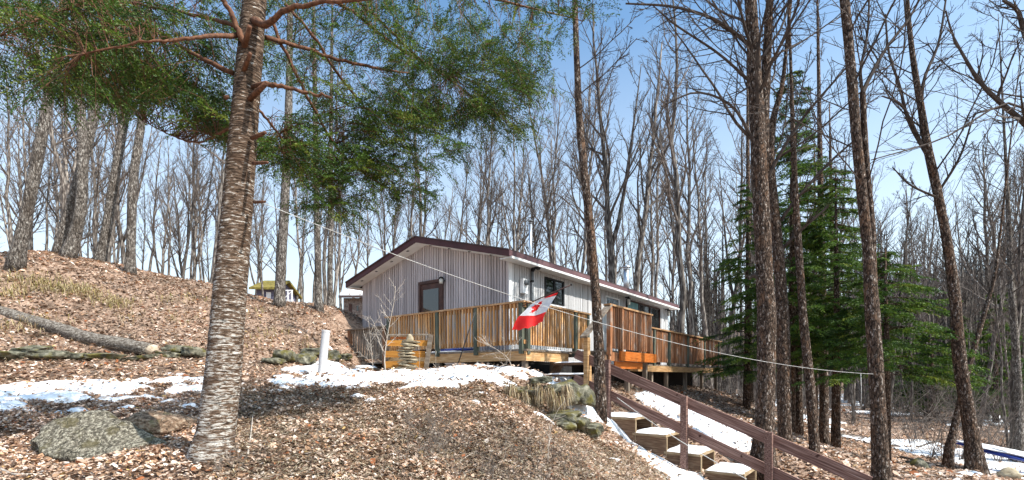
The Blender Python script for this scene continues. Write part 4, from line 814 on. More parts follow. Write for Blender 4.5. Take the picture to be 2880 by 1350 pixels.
# openings on the long side, from their place on the wall
W1 = (*px_side(1531, 800)[:1], px_side(1584, 800)[0]); w1z = (px_side(1531, 852)[1], px_side(1531, 778)[1])
W2 = (px_side(1702, 800)[0], px_side(1740, 800)[0]); w2z = (px_side(1702, 858)[1], px_side(1702, 831)[1])
GD = (px_side(1762, 800)[0], px_side(1855, 800)[0]); gdz = (DZ - .2, px_side(1855, 868)[1])
OPEN = [(W1, w1z), (W2, w2z), (GD, gdz)]
eave = roof_under(V0) - .012; bw = 0.105; n = int(round((U1 - U0) / bw)); bw = (U1 - U0) / n
for i in range(n):
    a = U0 + i * bw + .011; b = U0 + (i + 1) * bw - .011; th = rnd.uniform(0, .010); segs = [(WB, eave)]
    for (o0, o1), (q0, q1) in OPEN:
        if b > o0 and a < o1: segs = [(WB, max(WB, q0)), (q1, eave)]
    for q0, q1 in segs:
        if q1 - q0 > .03: box('siding_board', (a, V0 - .012 - th, q0), (b, V0 + .025, q1), M['siding_side'], house)
for k, v in enumerate((V0 - .03,)):
    box('corner_board', (U0 - .034, v, WB), (U0 + .10, v + .02, eave), M['whitepaint'], house)
# roof
OG, OE, TH = 0.42, 0.33, 0.18
def rz(v): return 4.04 - SL * abs(v - VR)
roof = prism('roof', [(V0 - OE, rz(V0 - OE) - .03), (VR, rz(VR) - .03), (V1 + OE, rz(V1 + OE) - .03), (V1 + OE, rz(V1 + OE)), (VR, rz(VR)), (V0 - OE, rz(V0 - OE))], U0 - OG - .03, U1 + OG + .03, 0, M['shingle'], house)
ORG[roof.name] = ORG[house.name]
def roofpart(name, poly, lo, hi, ax, mat): return prism(name, poly, lo, hi, ax, mat, house)
for uu, ww in ((U0 - OG, U0 - OG + .03), (U1 + OG - .03, U1 + OG)):
    for s in (-1, 1):
        ve = VR + s * (VR - V0 + OE)
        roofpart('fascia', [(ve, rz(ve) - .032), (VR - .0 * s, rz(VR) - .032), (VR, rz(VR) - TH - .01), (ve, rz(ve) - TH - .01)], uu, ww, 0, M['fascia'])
for s in (-1, 1):
    ve = VR + s * (VR - V0 + OE)
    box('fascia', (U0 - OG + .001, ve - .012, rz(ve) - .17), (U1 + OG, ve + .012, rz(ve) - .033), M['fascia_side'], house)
    vw = VR + s * (VR - V0)
    box('soffit', (U0 - OG + .032, min(ve, vw) + .014, rz(ve) - TH - .03), (U1 + OG - .04, max(ve, vw) - .014, rz(ve) - TH - .012), M['soffit'], house)
    roofpart('soffit', [(ve, rz(ve) - TH - .004), (VR, rz(VR) - TH - .004), (VR, rz(VR) - TH - .018), (ve, rz(ve) - TH - .018)], U0 - OG + .032, U0 - .014, 0, M['soffit'])
    for k in range(4):
        vv = VR + s * (0.5 + k * .75); box('soffit_vent', (U0 - OG + .12, vv - .05, rz(vv) - TH - .03), (U0 - OG + .17, vv + .05, rz(vv) - TH - .014), M['black'], house)
box('gutter', (U0 - OG + .05, V0 - OE - .06, rz(V0 - OE) - TH - .05), (U1 + OG - .05, V0 - OE - .014, rz(V0 - OE) - TH + .01), M['soffit'], house)
# gable door with its glass
dr = link('door', boxmesh(.06, D1 - D0, DT - DZ, M['darkframe']), house, tuple(np.array([U0 - .005, (D0 + D1) / 2, (DT + DZ) / 2]) - ORG[house.name])); ORG[dr.name] = np.array([U0 - .005, (D0 + D1) / 2, (DT + DZ) / 2])
box('pane', (U0 - .045, D0 + .13, DZ + .25), (U0 - .037, D1 - .13, DT - .16), M['glass'], dr)
for a, b in ((D0 - .06, D0 + .02), (D1 - .02, D1 + .06)): box('door_frame', (U0 - .065, a, DZ), (U0 - .02, b, DT + .005), M['darkframe'], house)
box('door_frame', (U0 - .067, D0 - .06, DT + .006), (U0 - .02, D1 + .06, DT + .09), M['darkframe'], house)
box('handle', (U0 - .07, D0 + .05, 1.5), (U0 - .036, D0 + .08, 1.62), M['steel'], dr)
def window(name, o, q, frame, sash=True, n=2):
    (a, b), (z0, z1) = o, q; c_ = np.array([(a + b) / 2, V0, (z0 + z1) / 2])
    w = link(name, boxmesh(b - a - .02, .02, z1 - z0 - .02, M['glass']), house, tuple(c_ + [0, .005, 0] - ORG[house.name])); ORG[w.name] = c_ + [0, .005, 0]
    f = .045
    box('frame', (a, V0 - .035, z0), (a + f, V0 - .006, z1), frame, w); box('frame', (b - f, V0 - .035, z0), (b, V0 - .006, z1), frame, w)
    box('frame', (a + f, V0 - .034, z1 - f), (b - f, V0 - .006, z1), frame, w); box('frame', (a + f, V0 - .034, z0), (b - f, V0 - .006, z0 + f), frame, w)
    for k in range(1, n): x = a + (b - a) * k / n; box('mullion', (x - .025, V0 - .032, z0 + f), (x + .025, V0 - .006, z1 - f), frame, w)
    return w
w_ = window('window', W1, w1z, M['black'], n=2); box('sill', (W1[0] - .04, V0 - .06, w1z[0] - .05), (W1[1] + .04, V0 - .012, w1z[0] - .002), M['whitepaint'], w_)
window('window', W2, w2z, M['whitepaint'], n=1)
g_ = window('glass_door', GD, gdz, M['darkframe'], n=3)
box('curtain', (GD[0] + .08, V0 - .0125, gdz[1] - .62), (GD[0] + (GD[1] - GD[0]) / 3 - .05, V0 - .008, gdz[1] - .06), M['curtain'], g_)
# lamps on the walls
def wall_lamp(u, v, z, face):
    o = uvthing('wall_lamp', u, v, z, {'g': 'small round porch lamp beside the brown gable door', 'a': 'black lantern on the wall between the small window and the glass doors', 'b': 'black lantern on the wall past the glass doors'}[face], 'lamp', 'lamps on the cabin walls')
    if face == 'g':
        box('bracket', (u - .10, v - .02, z - .02), (u, v + .02, z + .02), M['black'], o)
        mb = MB(); tube(mb, [(-.12, 0, -.1), (-.12, 0, 0.0), (-.12, 0, .04)], [.055, .06, .045], 10); link('glass_shade', mb.mesh('s', M['lampglass'], True), o)
        mb = MB(); tube(mb, [(-.12, 0, .041), (-.12, 0, .08), (-.12, 0, .10)], [.07, .06, .02], 10); link('cap', mb.mesh('s', M['black'], True), o)
    else:
        box('bracket', (u - .02, v - .12, z + .12), (u + .02, v, z + .16), M['black'], o)
        mb = MB(); tube(mb, [(0, -.13, -.14), (0, -.13, .06)], [.045, .07], 6); link('glass_shade', mb.mesh('s', M['lampglass']), o)
        mb = MB(); tube(mb, [(0, -.13, .061), (0, -.13, .12), (0, -.13, .17)], [.085, .04, .015], 6); link('cap', mb.mesh('s', M['black']), o)
        for q in range(6): a = q * math.pi / 3; mb = MB(); tube(mb, [(.048 * math.cos(a), -.13 + .048 * math.sin(a), -.15), (.074 * math.cos(a), -.13 + .074 * math.sin(a), .062)], .006, 4); link('cage_bar', mb.mesh('s', M['black']), o)
gv, gz_ = px_gable(1252, 790); wall_lamp(U0 - .036, gv, gz_, 'g')
a_, b_ = px_side(1756, 848); wall_lamp(a_, V0 - .036, b_, 'a'); a_, b_ = px_side(1869, 880); wall_lamp(a_, V0 - .036, b_, 'b')
# power mast, weather head, meter
mu, mz = px_side(1491, 850); mast = uvthing('power_mast', mu, V0 - .07, DZ + .6, 'grey conduit with a drooped weather head fixed near the cabin corner', 'conduit')
mb = MB(); tube(mb, [(0, 0, 0), (0, 0, 1.72)], .04, 10); link('conduit', mb.mesh('c', M['greymetal'], True), mast)
mb = MB(); tube(mb, [(0, 0, 1.64), (0, -.05, 1.74), (-.02, -.16, 1.75), (-.03, -.24, 1.69)], [.045, .075, .085, .07], 9); link('weather_head', mb.mesh('c', M['black'], True), mast)
mb = MB(); tube(mb, [(-.02, -.10, 1.86), (.0, -.10, 1.84)], [.13, .16], 9); link('hood', mb.mesh('c', M['greymetal'], True), mast)
for q in range(3): mb = MB(); tube(mb, [(0, 0, .25 + q * .55), (0, 0, .30 + q * .55)], .052, 9); link('clamp', mb.mesh('c', M['black'], True), mast)
mu, mz = px_side(1466, 805); meter = uvthing('electric_meter', mu, V0 - .034, mz - .2, 'small pale electric meter box beside the grey conduit', 'meter')
box('box', (mu - .1, V0 - .14, mz - .2), (mu + .1, V0 - .034, mz + .18), M['whitepaint'], meter)
mb = MB(); tube(mb, [(0, -.106, .28), (0, -.17, .28)], .075, 12); link('dial', mb.mesh('d', M['greymetal'], True), meter)
# chimneys
def flue(x, ytop, v, r, label, cap):
    u, Y = u_on_v(x, v); zt = (HZ - ytop) / F * Y; zb = rz(v) - .05; o = uvthing('chimney', u, v, zb, label, 'chimney', 'metal flues on the roof'); h = zt - zb
    mb = MB(); tube(mb, [(0, 0, 0), (0, 0, h - .16)], r, 14); link('pipe', mb.mesh('p', M['steel'], True), o)
    mb = MB(); tube(mb, [(0, 0, 0), (0, 0, .06), (0, 0, .08)], [r * 2.2, r * 1.6, r * 1.05], 14); link('flashing', mb.mesh('p', M['greymetal'], True), o)
    mb = MB(); tube(mb, [(0, 0, h - .16), (0, 0, h - .12)], r * 1.12, 14); tube(mb, [(0, 0, h - .07), (0, 0, h - .03), (0, 0, h)], [r * 1.5, r * 1.45, r * .5], 14); link('cap', mb.mesh('p', M['steel'] if cap else M['greymetal'], True), o)
    for q in range(3): a = q * 2.1; mb = MB(); tube(mb, [(r * .9 * math.cos(a), r * .9 * math.sin(a), h - .14), (r * .9 * math.cos(a), r * .9 * math.sin(a), h - .05)], .01, 4); link('strut', mb.mesh('p', M['greymetal']), o)
flue(1492, 618, VR + .3, .065, 'thin tall grey metal flue with a cap on the ridge near the gable', False)
flue(1762, 748, V0 + 1.2, .12, 'wide shiny metal chimney rising from the roof toward the far end', True)
# foundation behind the deck
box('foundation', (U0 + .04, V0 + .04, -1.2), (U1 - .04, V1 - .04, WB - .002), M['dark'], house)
# ------------------------------------------------------------------ decks
def rail_run(parent, p0, p1, zf, height, spacing, mat, post_t, capmat, postmat=None, out=(0, 0), pw=.09, bal=(.038, .038), bot=.09, post_down=.1):
    """rail from p0 to p1 (u,v) with balusters on its outer face"""
    p0 = np.array(p0, float); p1 = np.array(p1, float); d = p1 - p0; L = np.linalg.norm(d); d /= L; o = np.array(out, float)
    ax = 0 if abs(d[0]) > .5 else 1
    def bx(name, t0, t1, off0, off1, z0, z1, m):
        a = p0 + d * t0 + o * off0; b = p0 + d * t1 + o * off1; return box(name, (min(a[0], b[0]), min(a[1], b[1]), z0), (max(a[0], b[0]), max(a[1], b[1]), z1), m, parent)
    zt = zf + height
    bx('rail_cap', -.05, L + .05, -.075, .085, zt - .038, zt, capmat)
    bx('top_rail', 0, L, -.02, .0185, zt - .13, zt - .040, mat); bx('bottom_rail', 0, L, -.02, .0185, zf + bot + .02, zf + bot + .105, mat)
    for t in post_t:
        bx('post', t - pw / 2, t + pw / 2, -.03, .068, zf - post_down, zt - .039, postmat or M['treated'])
    n = int(L / spacing)
    for i in range(n + 1):
        t = (i + .5) * L / (n + 1) + rnd.uniform(-.006, .006)
        if min(abs(t - q) for q in post_t) < pw / 2 + bal[0] / 2 + .008: continue
        b = bx('baluster', t - bal[0] / 2, t + bal[0] / 2, .0195, .0195 + bal[1], zf + bot, zt - .041, mat); b.rotation_euler = (rnd.gauss(0, .006), rnd.gauss(0, .006), 0)
    return zt
DU, DV = 8.28, 6.14
deck = uvthing('deck', DU, DV, DZ - .25, 'weathered orange-brown wooden deck with slatted railing wrapping the cabin corner', 'deck')
VE = 10.66
# floor boards of the deck's two arms
k = 0; x = DU + .005
while x < U0 - .06: box('deck_board', (x, DV + .03, DZ - .036), (x + .135, VE, DZ), M['oldwood'], deck); x += .142
y = DV + .03
while y < V0 - .16: box('deck_board', (U0 - .05, y, DZ - .036), (12.0, y + .135, DZ), M['oldwood'], deck); y += .142
box('rim_beam', (DU, DV + .002, DZ - .245), (DU + .045, VE, DZ - .040), M['timber'], deck)
box('rim_beam', (DU, DV - .043, DZ - .247), (9.97, DV, DZ - .040), M['timber'], deck)
box('edge_board', (DU - .025, DV - .07, DZ - .038), (DU + .003, VE, DZ + .002), M['oldwood'], deck); box('edge_board', (DU + .004, DV - .07, DZ - .038), (9.97, DV + .028, DZ + .0015), M['oldwood'], deck)
for yy in np.arange(DV + .4, VE, .41): box('joist', (DU + .047, yy, DZ - .22), (U0 - .05, yy + .04, DZ - .040), M['oldwood'], deck)
vps = [0.0 + .06, 7.48 - DV, 8.74 - DV, VE - DV - .06]
rail_run(deck, (DU, DV), (DU, VE), DZ, 1.01, .096, M['cedar'], vps, M['cap'], out=(-1, 0))
rail_run(deck, (DU + .02, DV), (10.95, DV), DZ, 1.01, .096, M['cedar'], [.06, 10.28 - DU, 2.6], M['cap'], out=(0, -1))
def support(u, v, top, w=.09, mat='oldwood', parent=None):
    p = uv(u, v); z = g1(p[0], p[1]) - .08; box('support_post', (u - w / 2, v - w / 2, z), (u + w / 2, v + w / 2, top), M[mat], parent)
for u, v in ((DU + .10, DV + .06), (DU + .10, 7.5), (DU + .10, 8.8), (DU + .10, 10.4), (9.6, 6.3), (10.9, 6.3), (9.6, 7.5)): support(u, v, DZ - .222, .1, 'oldwood', deck)
# snow along the deck edge
# landing at the head of the stairs
LU0, LU1, LV = 9.75, 12.05, 4.97
land = uvthing('landing', LU0, LV, DZ - .25, 'raised wooden landing with red-brown slatted railing at the head of the stairs', 'landing')
y = LV + .01
while y < DV - .19: box('deck_board', (LU0, y, DZ - .036), (LU1, y + .135, DZ - .001), M['oldwood'], land); y += .142
rail_run(land, (LU0, LV), (LU1, LV), DZ, 1.01, .098, M['cedar_red'], [.05, .62, LU1 - LU0 - .05], M['cap'], M['cedar_red'], out=(0, -1), bal=(.05, .035), bot=.04)
uo = u_on_v(1738, LV - .06)[0]
box('rim_beam', (LU0 + .02, LV - .04, DZ - .235), (LU1, LV - .001, DZ - .040), M['cedar_red'], land)
box('orange_board', (uo, LV - .14, DZ - .225), (LU1 + .12, LV - .095, DZ - .01), M['orange'], land)
box('shelf_bracket', (uo + .1, LV - .094, DZ - .12), (uo + .15, LV - .041, DZ - .03), M['orange'], land); box('shelf_bracket', (LU1 - .1, LV - .094, DZ - .12), (LU1 - .05, LV - .041, DZ - .03), M['orange'], land)
box('lower_beam', (LU0 + .3, LV - .036, DZ - .40), (LU1 - .5, LV - .002, DZ - .239), M['orange'], land)
for u, v in ((LU0 + .1, LV + .07), (LU1 - .1, LV + .07), (10.9, LV + .07)): support(u, v, DZ - .041, .1, 'oldwood', land)
# lower deck along the long side
LZ = 0.345; QV, QU0, QU1 = 5.33, 12.12, 19.75
low = uvthing('deck', QU0, QV, LZ - .2, 'lower grey-weathered deck with slatted railing running on past the landing', 'deck')
y = QV - .02
while y < V0 - .20: box('deck_board', (QU0, y, LZ - .036), (QU1 + .1, y + .135, LZ), M['oldwood'], low); y += .142
box('rim_beam', (QU0 - .8, QV - .075, LZ - .20), (QU1 + .15, QV - .03, LZ - .040), M['timber'], low)
qp = [u_on_v(x, QV)[0] - QU0 for x in (1836, 1879, 1932, 1978, 2018)]
rail_run(low, (QU0, QV), (QU1, QV), LZ, 1.02, .125, M['cedar_red'], qp, M['cap'], M['treated'], out=(0, -1), bal=(.075, .02), bot=.07)
for x in (1836, 1879, 1932, 1978, 2018): support(u_on_v(x, QV)[0], QV + .06, LZ - .041, .1, 'oldwood', low)
for u in (14, 16.5, 18.5): support(u, 7.1, LZ - .041, .12, 'oldwood', low)
k = QU0 - 2.2
while k < u_on_v(1948, 5.95)[0]:
    p = uv(k, 5.95); box('underdeck_shade_board', (k, 5.95, g1(p[0], p[1]) - .1), (k + .19, 5.98, LZ - .041), M['dark'], low); k += .195  # added near-black boards, standing in for the shade under the deck
# lower platform left of the deck
pl = uvthing('platform', 8.3, VE, .3, 'small dark side platform with a railing at the cabin gable end', 'platform')
for k in range(8): box('deck_board', (8.3 + k * .142, VE + .02, .36), (8.3 + k * .142 + .135, 12.55, .40), M['oldwood'], pl)
rail_run(pl, (8.3, VE + .08), (8.3, 12.5), .40, .97, .125, M['oldwood'], [.06, 1.66], M['oldwood'], M['cedar_red'], out=(-1, 0), bal=(.07, .02))
for v in (VE + .2, 12.4): support(8.36, v, .355, .1, 'oldwood', pl)
st_ = uvthing('platform', 7.55, 10.9, 0.05, 'low snow-covered wooden step in front of the side platform', 'step')
box('top', (7.55, 10.9, .20), (8.2, 12.3, .24), M['oldwood'], st_); box('front_board', (7.56, 10.92, .0), (7.60, 12.28, .198), M['stepwood'], st_); box('side_board', (7.56, 12.282, .0), (8.18, 12.31, .198), M['stepwood'], st_); box('side_board', (7.56, 10.89, .0), (8.18, 10.918, .198), M['stepwood'], st_)

def snow_slab(u0, u1, v0, v1, z, h, seed, name='snow_cover', label=None):
    rg = np.random.default_rng(seed); nx, ny = 14, 10; xs = np.linspace(u0, u1, nx); ys = np.linspace(v0, v1, ny)
    XX, YY = np.meshgrid(xs, ys); ex = np.minimum(np.minimum(np.linspace(0, 1, nx), np.linspace(1, 0, nx))[None] * (u1 - u0), (np.minimum(np.linspace(0, 1, ny), np.linspace(1, 0, ny)) * (v1 - v0))[:, None])
    ZZ = z + .004 + h * np.clip(ex / .06, 0, 1) ** .6 * (0.65 + .7 * fbm(XX * 4 + seed, YY * 4, 3))
    edge = (ex < 1e-6); XX = XX + edge * rg.normal(0, .012, XX.shape); YY = YY + edge * rg.normal(0, .012, YY.shape)
    W = np.stack([CU[0] * XX + CV[0] * YY, CU[1] * XX + CV[1] * YY, ZZ], -1).reshape(-1, 3)
    i = np.arange(ny - 1)[:, None] * nx; j = np.arange(nx - 1)[None]
    me = mesh_np(name, W, [np.stack([i + j, i + j + 1, i + nx + j + 1, i + nx + j], -1).reshape(-1, 4)], M['snow'], True)
    return tag(link(name, me), label, kind='stuff')
snow_slab(7.56, 8.19, 10.92, 12.28, .241, .06, 1, label='snow lying on the low step by the side platform')
snow_slab(DU - .02, DU + .6, 8.0, VE - .1, DZ + .002, .03, 2, label='thin snow on the deck boards behind the railing')
snow_slab(9.0, 9.9, DV - .068, DV + .02, DZ + .003, .025, 22, label='strip of snow on the deck edge above the stairs')

# ------------------------------------------------------------------ stairs
up = uvthing('deck_stairs', 8.85, LV, -.45, 'short open wooden stairs with snowy treads climbing to the deck', 'stairs')
SV0, SV1 = LV + .08, DV - .05
for k, (u, z) in enumerate([(9.42, .31), (9.10, .05), (8.80, -.21)]):
    box('tread', (u - .17, SV0 + .001 * k, z - .045), (u + .15, SV1 - (0.0 if k < 2 else .35), z), M['stepwood'], up); snow_slab(u - .165, u + .14, SV0 + .02, SV1 - (.02 if k < 2 else .37), z, .03, 30 + k, label='snow on the ' + ('upper', 'middle', 'lowest')[k] + ' tread of the deck stairs')
for v in (LV + .03, DV - .02): beam('stringer', (9.76, v, .40), (8.70, v, -.50), .04, .22, M['stepwood'], up)
box('newel_post', (8.78, LV - .05, -.7), (8.89, LV + .045, .80), M['timber'], up)
beam('sloped_rail', (9.80, LV - .02, 1.58), (8.66, LV - .02, .80), .15, .04, M['oldwood'], up)
box('brace', (8.90, LV - .03, -.55), (8.98, LV + .01, .45), M['timber'], up)
lo = uvthing('garden_stairs', 8.88, 3.3, -1.6, 'box steps with snowy tops going down the bank beside a brown handrail', 'stairs')
STEPS = [(3.95, -.79), (3.34, -1.075), (2.72, -1.375), (2.0, -1.64), (1.4, -1.93)]
for k, (v, z) in enumerate(STEPS):
    v1 = v + (.66 if k else .75); a, b = 8.90, 9.70
    box('tread', (a - .02, v, z - .04), (b + .02, v1, z), M['stepend'], lo)
    box('side_board', (a, v + .005, z - .46), (a + .04, v1 - .01, z - .041), M['stepwood'], lo); box('side_board', (b - .04, v + .005, z - .46), (b, v1 - .01, z - .041), M['stepwood'], lo)
    box('back_board', (a + .041, v1 - .05, z - .45), (b - .041, v1 - .015, z - .041), M['stepwood'], lo)
    box('edge_trim', (a - .012, v - .012, z - .46), (a + .03, v + .004, z - .041), M['stepend'], lo); box('edge_trim', (b - .03, v - .012, z - .46), (b + .012, v + .004, z - .041), M['stepend'], lo)
    snow_slab(a - .01, b - .05, v + .04, v1 - .02, z, .055, 40 + k, label='snow heaped on the ' + ('top', 'second', 'third', 'fourth', 'bottom')[k] + ' box step of the bank stairs')
HU = 8.86
def hr(v): return .44 - .41 * (5.0 - v)
hand = uvthing('handrail', HU, 4.48, -.8, 'dark brown two-board handrail running down beside the box steps', 'handrail')
for x, ytop, yb in ((1713, 1012, 1182), (1928, 1114, 1322), (2165, 1214, 1380)):
    r = (x - CX) / F; v = (CU[0] * HU - r * CU[1] * HU) / (r * CV[1] - CV[0]); Yp = CU[1] * HU + CV[1] * v
    box('post', (HU - .125, v - .055, (HZ - yb) / F * Yp - .05), (HU - .022, v + .055, (HZ - ytop) / F * Yp), M['rail'], hand)
beam('top_rail', (HU, 5.24, hr(5.24) - .06), (HU, .30, hr(.30) - .06), .038, .19, M['rail'], hand)
beam('lower_rail', (HU, 5.28, hr(5.28) - .58), (HU, .30, hr(.30) - .58), .038, .18, M['rail'], hand)
r = (2520 - CX) / F; v_ = (CU[0] * HU - r * CU[1] * HU) / (r * CV[1] - CV[0])
box('end_post', (HU - .02, v_ - .05, -2.3), (HU + .08, v_ + .05, hr(v_) - .12), M['stepend'], hand)

# ------------------------------------------------------------------ flag
def leafshape(x, y):
    h = [(0, 1), (.18, .65), (.36, .75), (.27, .22), (.52, .48), (.58, .36), (.88, .42), (.79, .14), (.92, .07), (.50, -.28), (.55, -.42), (.05, -.35), (.05, -.75)]
    return inpoly(x, y, np.array(h + [(-a, b) for a, b in h[::-1]], float))
pb = at(1476, 858, 10.12); pt = at(1606, 801, 9.75)
flag = thing('flag', tuple(pb), 'red and white maple leaf flag on a slanted pole at the deck corner', 'flag')
mb = MB(); tube(mb, [pb - (pt - pb) * .06, pt], .013, 8); link('pole', mb.mesh('pole', M['darkframe'], True, pb), flag)
mb = MB(); tube(mb, [pt, pt + (pt - pb) * .02], .02, 8); link('pole_tip', mb.mesh('pole', M['black'], True, pb), flag)
top = spline([np.r_[at(1570, 823, 9.84)], at(1560, 838, 9.84), at(1545, 862, 9.80), at(1530, 885, 9.78), at(1524, 906, 9.76)], 61)     # one long edge
low_ = spline([at(1552, 828, 9.90), at(1500, 852, 10.02), at(1478, 872, 9.92), at(1455, 896, 9.86), at(1442, 926, 9.84)], 61)            # other long edge
ns, nt_ = 61, 49; V = []; tt = np.linspace(0, 1, nt_)
for i in range(ns):
    a, b = top[i], low_[i]; s = i / (ns - 1)
    row = a + (b - a) * tt[:, None]; w = np.sin(tt * 9 + s * 3) * .035 * (0.3 + s) + np.sin(tt * 4.2 - s * 5) * .03
    row = row + np.array([.3, -1, .1]) * w[:, None]; row[:, 2] -= .05 * np.sin(tt * math.pi) * s; row[:, 2] += (.012 * np.sin(tt * 23)) * (s > .97); V.append(row)
V = np.array(V).reshape(-1, 3) - pb; i = np.arange(ns - 1)[:, None] * nt_; j = np.arange(nt_ - 1)[None]
Fq = np.stack([i + j, i + j + 1, i + nt_ + j + 1, i + nt_ + j], -1).reshape(-1, 4); me = mesh_np('cloth', V, [Fq], M['flagwhite'], True); me.materials.append(M['red'])
S_, T_ = np.meshgrid((np.arange(ns - 1) + .5) / (ns - 1), (np.arange(nt_ - 1) + .5) / (nt_ - 1), indexing='ij')
redm = (S_ < .14) | (S_ > .66) | leafshape((S_ - .42) / .20, (T_ - .60) / .30)
me.polygons.foreach_set('material_index', redm.ravel().astype(np.int32)); link('cloth', me, flag)

# ------------------------------------------------------------------ ropes and wires
def rope(name, a, b, sag, r, mat, label, n=60, cat='rope'):
    t = np.linspace(0, 1, n); pts = a + (b - a) * t[:, None]; pts[:, 2] -= 4 * sag * t * (1 - t); mb = MB(); tube(mb, pts - a, r, 6)
    o = link(name, mb.mesh(name, mat, True)); o.location = a; return tag(o, label, cat)
ra, rb = at(712, 560, 4.5), at(2456, 1052, 8.22)
rope('rope', ra, rb, .33, .0036, M['rope'], 'white rope strung from the big evergreen across the deck to the tall brown trunk')
sp_ = at(2421, 1050, 8.15); mb = MB(); tube(mb, [(0, 0, 0), (.01, 0, -.3), (0, 0, -.62)], .005, 5); o = link('string', mb.mesh('string', M['rope'], True)); o.location = sp_; tag(o, 'short white string hanging from the end of the rope', 'string')
rope('wire', at(1200, 620, 30), at(3100, 728, 26), .5, .014, M['wire'], 'thin power line crossing the woods behind the cabin', cat='wire')
rope('rope', at(1735, 1118, 9.45), at(2100, 1348, 7.95), .06, .008, M['rope'], 'pale rope slanting down across the box steps')
# ------------------------------------------------------------------ white pipe, planter, cairn, pot
pp = ground_at(903, 1069); base = at(903, 1070, 10.6); topp = at(917, 930, 10.6)
pipe = thing('pipe', (base[0], base[1], base[2]), 'white plastic pipe standing upright and slightly tilted in the snow', 'pipe')
mb = MB(); tube(mb, [base - [0, 0, .1], base, topp], [.086] * 3, 20, cap=False); link('tube', mb.mesh('tube', M['pvc'], True, base), pipe)
d = (topp - base) / np.linalg.norm(topp - base); mb = MB(); tube(mb, [topp - d * .03, topp + d * .012], .091, 20); link('cap', mb.mesh('cap', M['pvc'], False, base), pipe)
# slatted planter
Yp = 10.55; q0 = at(1085, 1042, Yp)
ben = thing('slatted_planter', tuple(q0), 'amber slatted wooden planter back with a tilted grey side post', 'planter')
def pxbox(name, x0, y0, x1, y1, Y, th, mat, par): a = at(x0, y1, Y); b = at(x1, y0, Y); return box(name, (a[0], Y, a[2]), (b[0], Y + th, b[2]), mat, par)
pxbox('slat', 1086, 957, 1203, 973, Yp, .03, M['amber'], ben); pxbox('slat', 1082, 987, 1196, 1005, Yp, .03, M['amber'], ben); pxbox('slat', 1082, 1016, 1192, 1036, Yp, .03, M['amber'], ben)
beam('side_post', at(1198, 1040, Yp - .05), at(1212, 941, Yp - .05), .06, .09, M['oldwood'], ben); beam('side_post', at(1084, 1040, Yp + .08), at(1094, 944, Yp + .08), .05, .07, M['oldwood'], ben)
beam('top_bar', at(1092, 942, Yp + .02), at(1210, 941, Yp + .02), .07, .03, M['oldwood'], ben); pxbox('slat', 1098, 948, 1142, 953, Yp + .06, .03, M['orange'], ben)
pxbox('base_board', 1084, 1039, 1180, 1044, Yp - .32, .10, M['stepwood'], ben)
def rockmesh(seed, dims, mat, sub=3, rough=.16, slab=0.0):
    bm = bmesh.new(); bmesh.ops.create_icosphere(bm, subdivisions=sub, radius=1.0); rg = np.random.default_rng(seed)
    dirs = rg.standard_normal((7, 3)); dirs /= np.linalg.norm(dirs, axis=1)[:, None]; offs = rg.uniform(.62, .95, 7)
    for v in bm.verts:
        p = np.array(v.co); m = dirs @ p; k = offs / np.maximum(m, 1e-6); k = k[m > .05]; s = min(1.0, k.min()) if len(k) else 1.0
        s *= 1 + rough * (vnoise(p[0] * 2.2 + seed, p[1] * 2.2 + p[2] * 1.7) - .5) + rough * .5 * (vnoise(p[0] * 6 + p[2] * 5, p[1] * 6 + seed) - .5)
        if slab: p = np.sign(p) * np.abs(p) ** (1 - slab) * np.array([1, 1, .8])
        s *= 1 + rough * .35 * (vnoise(p[0] * 14 + 3 * p[2], p[1] * 14 + 9 * p[2] + seed) - .5)
        p = p * s * np.array(dims) / 2; v.co = p
    me = bpy.data.meshes.new('rock'); bm.to_mesh(me); bm.free(); me.materials.append(mat)
    for p in me.polygons: p.use_smooth = True
    return me
cairn = thing('stone_cairn', tuple(at(1148, 1040, 10.25)), 'cairn of thin pale flat stones stacked in front of the amber slats', 'cairn')
yy = 1038; k = 0
while yy > 962:
    h = rnd.uniform(6.5, 9.5); wpx = [58, 56, 54, 60, 52, 50, 46, 48, 54, 60, 44, 40, 36][min(k, 12)]; cxp = [1146, 1145, 1147, 1148, 1146, 1144, 1142, 1150, 1154, 1156, 1152, 1150, 1148][min(k, 12)]
    me = rockmesh(500 + k, (wpx * rnd.uniform(.8, 1.12) * 10.25 / F, .32, (h + 1.5) * 10.25 / F), M['cairn'], 3, .4, .3); o = link('stone', me, cairn, tuple(at(cxp, yy - h / 2, 10.25) - ORG[cairn.name]), (0, rnd.gauss(0, .08), rnd.uniform(-.5, .5))); yy -= h; k += 1
me = rockmesh(530, (24 * 10.25 / F, .12, 30 * 10.25 / F), M['cairn'], 2, .3); link('stone', me, cairn, tuple(at(1152, 955, 10.25) - ORG[cairn.name]), (0, .15, 0))
